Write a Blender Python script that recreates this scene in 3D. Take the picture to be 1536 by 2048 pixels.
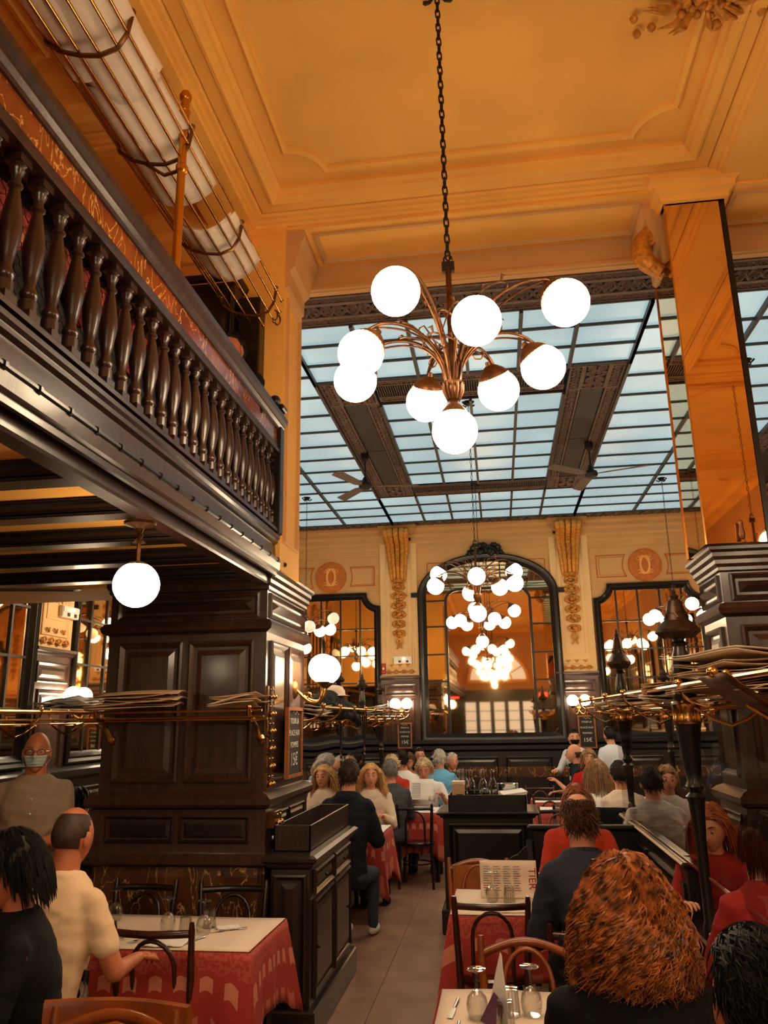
import bpy, bmesh, math, random
from mathutils import Vector, Matrix, Euler
PI = math.pi
for o in list(bpy.data.objects): bpy.data.objects.remove(o)
SC = bpy.context.scene
COL = SC.collection
# ---------------------------------------------------------------- camera
cam = bpy.data.cameras.new('camera'); camo = bpy.data.objects.new('camera', cam); COL.objects.link(camo)
cam.sensor_fit = 'VERTICAL'; cam.sensor_height = 36.0; cam.lens = 36.0*1570/2048
cam.clip_start = 0.05; cam.clip_end = 100
MR = Matrix(((0.98981076, 0.05149248, 0.13275235), (0.14149319, -0.2512724, -0.95751859), (-0.01594801, 0.96654576, -0.25599796)))
camo.matrix_world = Matrix.Translation((0, 0, 1.8)) @ MR.to_4x4()
SC.camera = camo
# ---------------------------------------------------------------- world, exposure
w = bpy.data.worlds.new('world'); SC.world = w; w.use_nodes = True
bg = w.node_tree.nodes['Background']
sky = w.node_tree.nodes.new('ShaderNodeTexSky'); sky.sky_type = 'NISHITA'; sky.sun_disc = False; sky.sun_elevation = 0.7
w.node_tree.links.new(sky.outputs[0], bg.inputs[0]); bg.inputs[1].default_value = 0.12
SC.view_settings.view_transform = 'Standard'; SC.view_settings.look = 'None'
SC.view_settings.gamma = 1.0; SC.view_settings.use_curve_mapping = False
SC.view_settings.exposure = 0.0
SC.cycles.max_bounces = 10; SC.cycles.glossy_bounces = 6; SC.cycles.transmission_bounces = 8; SC.cycles.diffuse_bounces = 4
SC.cycles.transparent_max_bounces = 12
SC.cycles.caustics_refractive = False; SC.cycles.caustics_reflective = False
SC.cycles.sample_clamp_indirect = 4.0
GLOBE_L = 31.0      # radiance of the opal lamp globes
SKY_L = 0.76        # radiance of the daylit glass ceiling panes
WARM = (1.0, 0.66, 0.36)
# ---------------------------------------------------------------- materials
def lin(c):
    return tuple((x/12.92 if x <= 0.04045 else ((x+0.055)/1.055)**2.4) for x in (v/255.0 for v in c))
MATS = {}
def mat(name, rgb, rough=0.5, metal=0.0, var=0.0, vscale=8.0, bump=0.0, bscale=40.0, emit=None, es=0.0, trans=0.0, ior=1.45, coat=0.0, alpha=1.0, stretch=None, spec=0.5, rgb2=None, sheen=0.0, linear=False):
    m = bpy.data.materials.new(name); m.use_nodes = True
    nt = m.node_tree; b = nt.nodes['Principled BSDF']
    c = rgb if linear else lin(rgb)
    b.inputs['Base Color'].default_value = (*c, 1)
    b.inputs['Roughness'].default_value = rough; b.inputs['Metallic'].default_value = metal
    b.inputs['IOR'].default_value = ior; b.inputs['Transmission Weight'].default_value = trans
    b.inputs['Coat Weight'].default_value = coat; b.inputs['Coat Roughness'].default_value = 0.12
    b.inputs['Alpha'].default_value = alpha; b.inputs['Specular IOR Level'].default_value = spec
    b.inputs['Sheen Weight'].default_value = sheen
    if emit is not None:
        b.inputs['Emission Color'].default_value = (*emit, 1); b.inputs['Emission Strength'].default_value = es
    tc = nt.nodes.new('ShaderNodeTexCoord'); mp = nt.nodes.new('ShaderNodeMapping')
    nt.links.new(tc.outputs['Object'], mp.inputs['Vector'])
    if stretch: mp.inputs['Scale'].default_value = stretch
    if var > 0 or rgb2:
        n = nt.nodes.new('ShaderNodeTexNoise'); n.inputs['Scale'].default_value = vscale; n.inputs['Detail'].default_value = 5
        nt.links.new(mp.outputs[0], n.inputs['Vector'])
        r = nt.nodes.new('ShaderNodeValToRGB')
        c2 = lin(rgb2) if rgb2 else tuple(x*(1-var) for x in c)
        r.color_ramp.elements[0].position = 0.35; r.color_ramp.elements[1].position = 0.65
        r.color_ramp.elements[0].color = (*c2, 1)
        r.color_ramp.elements[1].color = (*(c if rgb2 else tuple(min(1, x*(1+var*0.6)) for x in c)), 1)
        nt.links.new(n.outputs['Fac'], r.inputs[0]); nt.links.new(r.outputs[0], b.inputs['Base Color'])
    if bump > 0:
        n2 = nt.nodes.new('ShaderNodeTexNoise'); n2.inputs['Scale'].default_value = bscale; n2.inputs['Detail'].default_value = 4
        nt.links.new(mp.outputs[0], n2.inputs['Vector'])
        bp = nt.nodes.new('ShaderNodeBump'); bp.inputs['Strength'].default_value = bump; bp.inputs['Distance'].default_value = 0.01
        nt.links.new(n2.outputs['Fac'], bp.inputs['Height']); nt.links.new(bp.outputs[0], b.inputs['Normal'])
    MATS[name] = m
    return m
mat('mahogany', (56, 35, 28), 0.30, var=0.35, vscale=5, bump=0.06, bscale=30, coat=0.25, stretch=(6, 6, 0.8))
mat('mahogany_dark', (24, 16, 14), 0.34, var=0.35, vscale=5, bump=0.05, bscale=30, coat=0.2, stretch=(6, 6, 0.8))
mat('ebony', (17, 13, 12), 0.38, var=0.3, vscale=5, coat=0.15, spec=0.4)
mat('bentwood', (58, 26, 14), 0.28, var=0.35, vscale=9, coat=0.4)
mat('bentwood_light', (142, 72, 26), 0.30, var=0.3, vscale=9, coat=0.4)
mat('oak', (150, 86, 42), 0.45, var=0.25, vscale=14)
mat('ochre', (244, 180, 84), 0.72, var=0.10, vscale=1.5, bump=0.05, bscale=60)
mat('cream', (204, 154, 96), 0.72, var=0.07, vscale=2, bump=0.04, bscale=60)
mat('cream_light', (230, 188, 130), 0.72, var=0.06, vscale=2, bump=0.04, bscale=60)
mat('gilt', (200, 130, 44), 0.48, metal=0.25, var=0.35, vscale=30)
mat('gilt_light', (236, 172, 92), .55)
mat('gilt_line', (186, 98, 26), 0.6, var=0.2, vscale=20)
mat('medallion_ground', (190, 104, 32), 0.6, var=0.2, vscale=20)
mat('brass', (212, 158, 84), 0.20, metal=1.0, var=0.15, vscale=12)
mat('brass_gold', (196, 132, 42), 0.25, metal=0.85)
mat('brass_dark', (120, 84, 48), 0.34, metal=0.9, var=0.3, vscale=20)
mat('bronze', (98, 62, 36), 0.38, metal=0.8, var=0.35, vscale=25)
mat('iron', (40, 36, 34), 0.5, metal=0.6)
mat('steel', (200, 200, 200), 0.18, metal=1.0)
mat('fret', (100, 80, 70), 0.6, metal=0.2, var=0.25, vscale=20)
mat('fret_ground', (34, 28, 27), 0.7)
mat('panel_dark', (48, 42, 41), 0.6, var=0.1, vscale=3)
mat('bar_dark', (52, 44, 42), 0.5)
mat('mirror', (232, 196, 150), 0.025, metal=1.0)
mat('pillar_mirror', (236, 196, 140), 0.02, metal=1.0, bump=0.015, bscale=2)
def glassy(name, tint, rough=0.0):
    # thin clear sheet: mostly straight-through transparency with a fresnel gloss
    m = bpy.data.materials.new(name); m.use_nodes = True; nt = m.node_tree; nt.nodes.clear()
    out = nt.nodes.new('ShaderNodeOutputMaterial'); t = nt.nodes.new('ShaderNodeBsdfTransparent'); g = nt.nodes.new('ShaderNodeBsdfGlossy')
    t.inputs[0].default_value = (*tint, 1); g.inputs['Roughness'].default_value = rough
    lw = nt.nodes.new('ShaderNodeLayerWeight'); lw.inputs[0].default_value = 0.06
    mx = nt.nodes.new('ShaderNodeMixShader'); nt.links.new(lw.outputs['Fresnel'], mx.inputs[0])
    nt.links.new(t.outputs[0], mx.inputs[1]); nt.links.new(g.outputs[0], mx.inputs[2]); nt.links.new(mx.outputs[0], out.inputs[0])
    MATS[name] = m
glassy('plexiglass', (0.90, 0.90, 0.88), 0.02)
glassy('table_glass', (0.93, 0.93, 0.92), 0.01)
mat('globe', (255, 240, 215), 0.25, emit=(1.0, 0.76, 0.48), es=GLOBE_L)
mat('globe_dim', (250, 236, 215), 0.3, emit=(1.0, 0.80, 0.58), es=0.5)
# warm pane of milky glass lit from the sky above it
mat('sky_pane', (96, 106, 108), 0.3, emit=(0.50, 0.70, 0.735), es=SKY_L)
nt = MATS['sky_pane'].node_tree; b_ = nt.nodes['Principled BSDF']; n_ = nt.nodes.new('ShaderNodeTexNoise'); n_.inputs['Scale'].default_value = 0.9; n_.inputs['Detail'].default_value = 3
tc_ = nt.nodes.new('ShaderNodeTexCoord'); oi_ = nt.nodes.new('ShaderNodeObjectInfo'); va_ = nt.nodes.new('ShaderNodeVectorMath'); va_.operation = 'ADD'
nt.links.new(tc_.outputs['Object'], va_.inputs[0]); nt.links.new(oi_.outputs['Location'], va_.inputs[1]); nt.links.new(va_.outputs[0], n_.inputs['Vector'])
r_ = nt.nodes.new('ShaderNodeValToRGB'); r_.color_ramp.elements[0].position = 0.3; r_.color_ramp.elements[1].position = 0.7
r_.color_ramp.elements[0].color = (0.37, 0.55, 0.60, 1); r_.color_ramp.elements[1].color = (0.52, 0.72, 0.75, 1)
nt.links.new(n_.outputs['Fac'], r_.inputs[0]); nt.links.new(r_.outputs[0], b_.inputs['Emission Color'])
mat('window_day', (220, 225, 230), 0.3, emit=(0.85, 0.92, 1.0), es=0.7)
def marble(name, c0, c1, cv, sc=3.0):
    m = mat(name, c0, 0.22, coat=0.3); nt = m.node_tree; b = nt.nodes['Principled BSDF']
    tc = nt.nodes.new('ShaderNodeTexCoord'); mp = nt.nodes.new('ShaderNodeMapping'); mp.inputs['Scale'].default_value = (1.6, 1.6, 0.8)
    nt.links.new(tc.outputs['Object'], mp.inputs[0])
    n = nt.nodes.new('ShaderNodeTexNoise'); n.inputs['Scale'].default_value = sc; n.inputs['Detail'].default_value = 6
    nt.links.new(mp.outputs[0], n.inputs['Vector'])
    n2 = nt.nodes.new('ShaderNodeTexNoise'); n2.inputs['Scale'].default_value = sc*1.6; n2.inputs['Detail'].default_value = 8; n2.inputs['Distortion'].default_value = 1.6
    nt.links.new(mp.outputs[0], n2.inputs['Vector'])
    r = nt.nodes.new('ShaderNodeValToRGB'); r.color_ramp.elements[0].position = 0.3; r.color_ramp.elements[1].position = 0.7
    r.color_ramp.elements[0].color = (*lin(c0), 1); r.color_ramp.elements[1].color = (*lin(c1), 1)
    v = nt.nodes.new('ShaderNodeValToRGB'); e = v.color_ramp.elements
    e[0].position = 0.485; e[0].color = (0, 0, 0, 1); e[1].position = 0.515; e[1].color = (0, 0, 0, 1)
    k = v.color_ramp.elements.new(0.5); k.color = (1, 1, 1, 1)
    mx = nt.nodes.new('ShaderNodeMixRGB'); mx.inputs[2].default_value = (*lin(cv), 1)
    nt.links.new(n.outputs['Fac'], r.inputs[0]); nt.links.new(n2.outputs['Fac'], v.inputs[0])
    nt.links.new(v.outputs[0], mx.inputs[0]); nt.links.new(r.outputs[0], mx.inputs[1]); nt.links.new(mx.outputs[0], b.inputs['Base Color'])
marble('marble_red', (92, 36, 14), (134, 62, 22), (214, 160, 92))
marble('marble_brown', (54, 32, 20), (92, 58, 34), (190, 150, 92), 2.6)
mat('floor_slab', (152, 116, 96), 0.42, var=0.22, vscale=4, bump=0.05, bscale=25, rgb2=(128, 95, 78))
mat('grout', (84, 66, 56), 0.8)
mat('paper', (226, 206, 186), 0.8, var=0.05, vscale=3, bump=0.1, bscale=8)
mat('paper_kraft', (196, 164, 128), 0.8, var=0.08, vscale=3, bump=0.1, bscale=8)
mat('paper_white', (232, 228, 224), 0.8, bump=0.1, bscale=8)
mat('ink', (60, 56, 60), 0.8)
mat('ink_red', (150, 28, 34), 0.8)
mat('chalk', (220, 216, 206), 0.9)
mat('slate', (28, 25, 24), 0.7, var=0.2, vscale=12)
mat('plastic_white', (225, 215, 200), 0.4)
mat('sign_red', (170, 20, 20), 0.4)
mat('neon_red', (255, 40, 30), 0.4, emit=(1.0, 0.06, 0.03), es=5.0)
mat('black_leather', (16, 18, 20), 0.35, bump=0.2, bscale=18)
def cloth_mat():
    m = mat('tablecloth_red', (190, 52, 44), 0.75); nt = m.node_tree; b = nt.nodes['Principled BSDF']
    uv = nt.nodes.new('ShaderNodeUVMap'); sp = nt.nodes.new('ShaderNodeSeparateXYZ'); nt.links.new(uv.outputs[0], sp.inputs[0])
    def M(op, a, bb=None):
        n = nt.nodes.new('ShaderNodeMath'); n.operation = op
        for i, q in enumerate((a, bb)):
            if q is None: continue
            if isinstance(q, (int, float)): n.inputs[i].default_value = q
            else: nt.links.new(q, n.inputs[i])
        return n.outputs[0]
    u, v = sp.outputs[0], sp.outputs[1]
    wav = M('MULTIPLY', M('SINE', M('MULTIPLY', u, 57.1)), 0.012)
    vv = M('ADD', v, wav)
    sq = M('LESS_THAN', M('FRACT', M('MULTIPLY', u, 9.09)), 0.52)
    band = M('MULTIPLY', M('GREATER_THAN', vv, 0.115), M('LESS_THAN', vv, 0.175))
    edge = M('MULTIPLY', M('GREATER_THAN', vv, 0.27), M('LESS_THAN', M('FRACT', M('ADD', M('MULTIPLY', u, 9.09), 0.5)), 0.5))
    mask = M('MAXIMUM', M('MULTIPLY', sq, band), M('MULTIPLY', edge, 0.6))
    n = nt.nodes.new('ShaderNodeTexNoise'); n.inputs['Scale'].default_value = 60; nt.links.new(uv.outputs[0], n.inputs['Vector'])
    top = M('MULTIPLY', M('LESS_THAN', vv, 0.085), M('GREATER_THAN', n.outputs['Fac'], 0.5))
    mask2 = M('MAXIMUM', mask, M('MULTIPLY', top, 0.25))
    mx = nt.nodes.new('ShaderNodeMixRGB'); mx.inputs[1].default_value = (*lin((156, 46, 38)), 1); mx.inputs[2].default_value = (*lin((196, 122, 100)), 1)
    nt.links.new(mask2, mx.inputs[0]); nt.links.new(mx.outputs[0], b.inputs['Base Color'])
cloth_mat()
# ---------------------------------------------------------------- mesh helpers
class MB:
    def __init__(s): s.v = []; s.f = []; s.uv = None
    def add(s, vs, fs, M=None):
        k = len(s.v)
        if M is not None: vs = [M @ Vector(p) for p in vs]
        s.v += [tuple(p) for p in vs]; s.f += [tuple(i+k for i in f) for f in fs]
        return s
    def box(s, x0, x1, y0, y1, z0, z1, b=0.0, M=None):
        if b <= 0:
            return s.add([(x, y, z) for z in (z0, z1) for y in (y0, y1) for x in (x0, x1)],
                         [(0, 2, 3, 1), (4, 5, 7, 6), (0, 1, 5, 4), (2, 6, 7, 3), (0, 4, 6, 2), (1, 3, 7, 5)], M)
        b = min(b, (x1-x0)*.45, (y1-y0)*.45, (z1-z0)*.45); vs = []; fs = []
        def q(*p): k = len(vs); vs.extend(p); fs.append(tuple(range(k, k+len(p))))
        X = (x0, x1); Y = (y0, y1); Z = (z0, z1)
        def P(i, j, k, a):
            sx, sy, sz = (1, -1)[i], (1, -1)[j], (1, -1)[k]
            return (X[i]+(0 if a == 0 else b*sx), Y[j]+(0 if a == 1 else b*sy), Z[k]+(0 if a == 2 else b*sz))
        for i in (0, 1): q(P(i, 0, 0, 0), P(i, 1, 0, 0), P(i, 1, 1, 0), P(i, 0, 1, 0)) if i else q(P(i, 0, 0, 0), P(i, 0, 1, 0), P(i, 1, 1, 0), P(i, 1, 0, 0))
        for j in (0, 1): q(P(0, j, 0, 1), P(1, j, 0, 1), P(1, j, 1, 1), P(0, j, 1, 1)) if not j else q(P(0, j, 0, 1), P(0, j, 1, 1), P(1, j, 1, 1), P(1, j, 0, 1))
        for k in (0, 1): q(P(0, 0, k, 2), P(0, 1, k, 2), P(1, 1, k, 2), P(1, 0, k, 2)) if not k else q(P(0, 0, k, 2), P(1, 0, k, 2), P(1, 1, k, 2), P(0, 1, k, 2))
        for i in (0, 1):
            for j in (0, 1): q(P(i, j, 0, 0), P(i, j, 1, 0), P(i, j, 1, 1), P(i, j, 0, 1))
            for k in (0, 1): q(P(i, 0, k, 0), P(i, 1, k, 0), P(i, 1, k, 2), P(i, 0, k, 2))
        for j in (0, 1):
            for k in (0, 1): q(P(0, j, k, 1), P(1, j, k, 1), P(1, j, k, 2), P(0, j, k, 2))
        for i in (0, 1):
            for j in (0, 1):
                for k in (0, 1): q(P(i, j, k, 0), P(i, j, k, 1), P(i, j, k, 2))
        return s.add(vs, fs, M)
    def tube(s, pts, r, n=8, closed=False, caps=True, M=None, ry=None):
        pts = [Vector(p) for p in pts]; m = len(pts)
        rr = r if isinstance(r, (list, tuple)) else [r]*m
        T = []
        for i in range(m):
            a = pts[(i-1) % m] if (closed or i > 0) else pts[i]; c = pts[(i+1) % m] if (closed or i < m-1) else pts[i]
            d = (c-a); T.append(d.normalized() if d.length > 1e-9 else Vector((0, 0, 1)))
        up = Vector((0, 0, 1)) if abs(T[0].z) < 0.9 else Vector((1, 0, 0))
        N = (up - T[0]*up.dot(T[0])).normalized(); vs = []; fs = []
        for i in range(m):
            N = (N - T[i]*N.dot(T[i])); N = N.normalized() if N.length > 1e-6 else T[i].orthogonal().normalized()
            B = T[i].cross(N)
            for k in range(n):
                a = 2*PI*k/n; vs.append(pts[i] + N*(math.cos(a)*rr[i]*(ry or 1)) + B*(math.sin(a)*rr[i]))
        for i in range(m if closed else m-1):
            j = (i+1) % m
            for k in range(n): fs.append((i*n+k, i*n+(k+1) % n, j*n+(k+1) % n, j*n+k))
        if caps and not closed: fs.append(tuple(range(n-1, -1, -1))); fs.append(tuple(range((m-1)*n, m*n)))
        return s.add(vs, fs, M)
    def lathe(s, prof, n=16, M=None, c=(0, 0, 0)):
        vs = []; fs = []; m = len(prof)
        for (r, z) in prof:
            for k in range(n): a = 2*PI*k/n; vs.append((c[0]+r*math.cos(a), c[1]+r*math.sin(a), c[2]+z))
        for i in range(m-1):
            for k in range(n): fs.append((i*n+k, i*n+(k+1) % n, (i+1)*n+(k+1) % n, (i+1)*n+k))
        if prof[0][0] > 1e-5: fs.append(tuple(range(n-1, -1, -1)))
        if prof[-1][0] > 1e-5: fs.append(tuple(range((m-1)*n, m*n)))
        return s.add(vs, fs, M)
    def ball(s, c, r, nu=12, nv=8, sc=(1, 1, 1), M=None):
        vs = [(c[0], c[1], c[2]-r*sc[2])]; fs = []
        for i in range(1, nv):
            t = -PI/2+PI*i/nv
            for k in range(nu):
                a = 2*PI*k/nu; vs.append((c[0]+r*sc[0]*math.cos(t)*math.cos(a), c[1]+r*sc[1]*math.cos(t)*math.sin(a), c[2]+r*sc[2]*math.sin(t)))
        vs.append((c[0], c[1], c[2]+r*sc[2])); L = len(vs)-1
        for k in range(nu): fs.append((0, 1+(k+1) % nu, 1+k)); fs.append((L, L-nu+k, L-nu+(k+1) % nu))
        for i in range(nv-2):
            for k in range(nu): a = 1+i*nu; fs.append((a+k, a+(k+1) % nu, a+nu+(k+1) % nu, a+nu+k))
        return s.add(vs, fs, M)
    def sweep(s, prof, path, mp, closed=False):
        # prof [(o,h)] closed polygon; path [(a,b)]; o goes along the left normal of the path, h along the third axis
        m = len(path); k = len(prof); vs = []; fs = []
        for i in range(m):
            p = Vector(path[i]); ds = []
            if closed or i > 0: ds.append((p-Vector(path[i-1])).normalized())
            if closed or i < m-1: ds.append((Vector(path[(i+1) % m])-p).normalized())
            ns = [Vector((-d.y, d.x)) for d in ds]; n = sum(ns, Vector((0, 0)))
            n = n.normalized() if n.length > 1e-6 else ns[0]
            n = n/max(0.3, n.dot(ns[0]))
            for (o, h) in prof: q = p+n*o; vs.append(mp(q.x, q.y, h))
        for i in range(m if closed else m-1):
            j = (i+1) % m
            for t in range(k): fs.append((i*k+t, i*k+(t+1) % k, j*k+(t+1) % k, j*k+t))
        if not closed: fs.append(tuple(range(k))); fs.append(tuple(range((m-1)*k, m*k)))
        return s.add(vs, fs)
    def prism(s, poly, mp, h0, h1):
        k = len(poly); vs = [mp(a, b, h0) for a, b in poly]+[mp(a, b, h1) for a, b in poly]
        fs = [tuple(range(k-1, -1, -1)), tuple(range(k, 2*k))]+[(i, (i+1) % k, k+(i+1) % k, k+i) for i in range(k)]
        return s.add(vs, fs)
    def grid(s, fn, nu, nv):
        vs = [fn(i/nu, j/nv) for j in range(nv+1) for i in range(nu+1)]
        fs = [(j*(nu+1)+i, j*(nu+1)+i+1, (j+1)*(nu+1)+i+1, (j+1)*(nu+1)+i) for j in range(nv) for i in range(nu)]
        return s.add(vs, fs)
    def mesh(s, name, m=None, smooth=0.6, recalc=True):
        me = bpy.data.meshes.new(name); me.from_pydata([tuple(p) for p in s.v], [], s.f)
        if recalc:
            bm = bmesh.new(); bm.from_mesh(me)
            bmesh.ops.remove_doubles(bm, verts=bm.verts, dist=1e-5) if len(s.v) < 30000 else None
            bmesh.ops.recalc_face_normals(bm, faces=bm.faces); bm.to_mesh(me); bm.free()
        if m: me.materials.append(MATS[m] if isinstance(m, str) else m)
        if smooth:
            me.polygons.foreach_set('use_smooth', [True]*len(me.polygons)); me.set_sharp_from_angle(angle=smooth)
        me.update(); return me
def obj(name, mb, m=None, parent=None, smooth=0.6, world=False, kind=None, label=None, loc=None, recalc=True):
    if world and parent is not None:
        q = parent
        off = Vector((0, 0, 0))
        while q is not None: off += q.location; q = q.parent
        mb.v = [tuple(Vector(p)-off) for p in mb.v]
    me = mb if isinstance(mb, bpy.types.Mesh) else mb.mesh(name, m, smooth, recalc)
    o = bpy.data.objects.new(name, me); COL.objects.link(o)
    if parent is not None: o.parent = parent
    if loc: o.location = loc
    if kind: o['kind'] = kind
    if label: o['label'] = label
    return o
def empty(name, loc=(0, 0, 0), rz=0, kind=None):
    o = bpy.data.objects.new(name, None); COL.objects.link(o); o.location = loc; o.rotation_euler = (0, 0, rz); o.empty_display_size = 0.1
    if kind: o['kind'] = kind
    return o
def tag(o, label, cat, group=None, kind=None):
    o['label'] = label; o['category'] = cat
    if group: o['group'] = group
    if kind: o['kind'] = kind
    return o
def thing(name, label, cat, loc=(0, 0, 0), rz=0, group=None):
    return tag(empty(name, loc, rz), label, cat, group)
def dup(root, loc, rz=0, label=None, group=None, rot=None):
    def rec(o, par):
        c = o.copy(); COL.objects.link(c); c.parent = par
        for ch in KIDS.get(o.name, ()): rec(ch, c)
        return c
    build_kids()
    r = rec(root, None); r.location = loc; r.rotation_euler = rot if rot else (0, 0, rz)
    if label: r['label'] = label
    if group: r['group'] = group
    return r
KIDS = {}
def build_kids():
    KIDS.clear()
    for o in COL.objects:
        if o.parent is not None: KIDS.setdefault(o.parent.name, []).append(o)
def inst(name, me, parent, loc=(0, 0, 0), rot=(0, 0, 0), sc=None, label=None):
    o = bpy.data.objects.new(name, me); COL.objects.link(o); o.parent = parent; o.location = loc; o.rotation_euler = rot
    if sc: o.scale = sc
    if label: o['label'] = label
    return o
def arc(cx, cy, r, a0, a1, n, ry=None):
    return [(cx+r*math.cos(a0+(a1-a0)*i/n), cy+(ry or r)*math.sin(a0+(a1-a0)*i/n)) for i in range(n+1)]
def bez(p0, p1, p2, p3, n=12):
    out = []
    for i in range(n+1):
        t = i/n; u = 1-t
        out.append(tuple(u**3*a+3*u*u*t*b+3*u*t*t*c+t**3*d for a, b, c, d in zip(p0, p1, p2, p3)))
    return out
FLAT = lambda a, b, h: (a, b, h)
rnd = random.Random(7)
# ================================================================ STRUCTURE
W = 13.8
def S(name): return empty(name, (0, 0, 0), kind='structure')
floor = S('floor')
obj('floor_base', MB().box(-4.6, 4.6, -8.2, 14, -0.2, -0.012), 'grout', floor)
slab_me = MB().box(-0.5485, 0.5485, -0.5985, 0.5985, -0.02, 0.0, b=0.0015).mesh('floor_slab', 'floor_slab')
for i in range(8):
    for j in range(19):
        inst('floor_slab', slab_me, floor, (-3.95+i*1.1+0.28, -7.6+j*1.2+0.35, 0))
# ---- wall maps (a along the wall, b up, h out of the wall)
mb_back = lambda a, b, h: (a, W-h, b)
mb_left = lambda a, b, h: (-4.4+h, a, b)
mb_right = lambda a, b, h: (4.4-h, a, b)
mb_front = lambda a, b, h: (a, -8+h, b)
def rect(a0, a1, b0, b1): return [(a0, b0), (a1, b0), (a1, b1), (a0, b1)]
def frame(mb, mp, a0, a1, b0, b1, prof): return mb.sweep(prof, rect(a0, a1, b0, b1), mp, True)
P_THIN = [(0, 0), (0.006, 0.010), (0.020, 0.012), (0.026, 0.0)]
P_PAN = [(0, 0), (0.0, 0.014), (0.012, 0.020), (0.022, 0.012), (0.030, 0.004), (0.034, 0)]
def wood_panel(parent, mp, a0, a1, b0, b1, h=0.0, m='mahogany', diamond=False, s=1.0, name='panel'):
    if a0 > a1: a0, a1 = a1, a0
    mb = MB(); frame(mb, mp, a0, a1, b0, b1, [(o*s, h+k*s) for o, k in P_PAN])
    g = 0.05*s; t = 0.03*s if not diamond else min(a1-a0, b1-b0)*0.5-g
    i0, i1, j0, j1 = a0+g, a1-g, b0+g, b1-g
    pk = 0.012*s if not diamond else 0.045
    q = [mp(i0, j0, h+.001), mp(i1, j0, h+.001), mp(i1, j1, h+.001), mp(i0, j1, h+.001),
         mp(i0+t, j0+t, h+pk), mp(i1-t, j0+t, h+pk), mp(i1-t, j1-t, h+pk), mp(i0+t, j1-t, h+pk)]
    mb.add(q, [(0, 1, 5, 4), (1, 2, 6, 5), (2, 3, 7, 6), (3, 0, 4, 7), (4, 5, 6, 7)])
    return obj(name, mb, m, parent, smooth=0.3)
def cornice_prof(z, d, n=3):   # stepped classical profile that grows outward with height
    return [(0, z), (d*.25, z+d*.1), (d*.25, z+d*.3), (d*.55, z+d*.5), (d*.6, z+d*.75), (d, z+d*.95), (d, z+d*1.35), (0, z+d*1.35)]
# ---- plain shells
wall_back = S('wall_back'); wall_left = S('wall_left'); wall_right = S('wall_right'); wall_front = S('wall_front')
obj('plaster', MB().box(-4.6, 4.6, W, W+0.2, 0, 5.8), 'cream', wall_back)
obj('plaster', MB().box(-4.6, -4.4, -8.2, W, 0, 5.8), 'cream', wall_left)
obj('plaster', MB().box(4.4, 4.6, -8.2, W, 0, 5.8), 'cream', wall_right)
obj('plaster', MB().box(-4.4, 4.4, -8.2, -8, 0, 5.8), 'cream', wall_front)
# ---- garlands, consoles
def make_console_mesh():
    mb = MB(); L = 0.95
    def prof(t):   # outward distance down the console, t 0 top .. 1 bottom
        return 0.20*math.exp(-((t-0.10)/0.12)**2)+0.15*(1-t)**1.3+0.045+0.02*math.cos(t*9)
    for i, x in enumerate((-0.105, -0.06, 0, 0.06, 0.105)):
        w_ = (1, 1, 1, 1, 1)[i]
        pts = [(x*(1.15-0.5*t), -(prof(t)-(0.02 if i in (0, 4) else 0)), -L*t) for t in [k/18 for k in range(19)]]
        mb.tube(pts, [0.034-0.014*k/18 for k in range(19)], 7)
    for sx in (-1, 1):
        c = (sx*0.11, -0.13, -0.12)
        mb.tube([(c[0], c[1]+math.cos(a)*(.075-a*.008), c[2]+math.sin(a)*(.085-a*.008)) for a in [k*.5 for k in range(16)]], 0.016, 6)
    for k in range(9):
        a = PI*k/8; mb.tube([(0, -.22, -.16), (.07*math.cos(a), -.30, -.12+.05*math.sin(a)), (.13*math.cos(a), -.26, -.09+.10*math.sin(a))], [.012, .030, .022], 6); mb.ball((.135*math.cos(a), -.25, -.08+.10*math.sin(a)), .026, 7, 5)
    for k in range(7): mb.ball((0, -0.19+0.012*k, -0.28-0.06*k), 0.022, 6, 4)
    for k in range(5):
        a = -PI*.15-PI*.7*k/4; mb.tube([(0, -.06, -0.88), (.05*math.cos(a), -.09, -.88+.05*math.sin(a)), (.085*math.cos(a), -.05, -.88+.09*math.sin(a))], [.018, .022, .006], 6)
    return mb.mesh('console', 'gilt', 1.0)
def make_garland_mesh():
    mb = MB(); r = random.Random(3); z = 0
    for b in range(6):
        R = 0.075-0.004*b if b else 0.06
        for k in range(11):
            a = 2*PI*k/11; mb.ball((R*math.cos(a)*1.0, -0.035-0.012*(k % 2), z+R*.8*math.sin(a)), 0.021+r.random()*.008, 6, 4)
        for k in range(3): mb.ball((r.uniform(-.02, .02), -0.05, z+r.uniform(-.02, .02)), 0.026, 6, 4)
        z -= 0.155
    for sx in (-1, 1):
        mb.tube([(0, -.04, z+.08), (sx*.03, -.05, z+.02), (sx*.01, -.035, z-.04), (sx*.035, -.03, z-.10)], [.014, .013, .011, .006], 6)
    return mb.mesh('garland', 'gilt', 1.0)
ME_CONSOLE = make_console_mesh(); ME_GARLAND = make_garland_mesh()
def make_drip_mesh():
    mb = MB()
    for k in range(3):
        x = -0.14+k*0.14
        mb.tube([(x-.03, -.02, 0), (x, -.035, -.02), (x+.03, -.02, 0)], .009, 5); mb.ball((x, -.03, -.03), .013, 6, 4, (1, 1, 1.5))
    for k in range(4):
        x = -0.2+k*0.133
        mb.tube([(x+.035*math.cos(a), -.03, -.125+.028*math.sin(a)) for a in [PI*2*j/8 for j in range(8)]], .010, 5, closed=True)
    mb.tube([(-.26, -.025, -.13), (.26, -.025, -.13)], .010, 5)
    return mb.mesh('base_ornament', 'gilt', 1.0)
ME_DRIP = make_drip_mesh()
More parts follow.
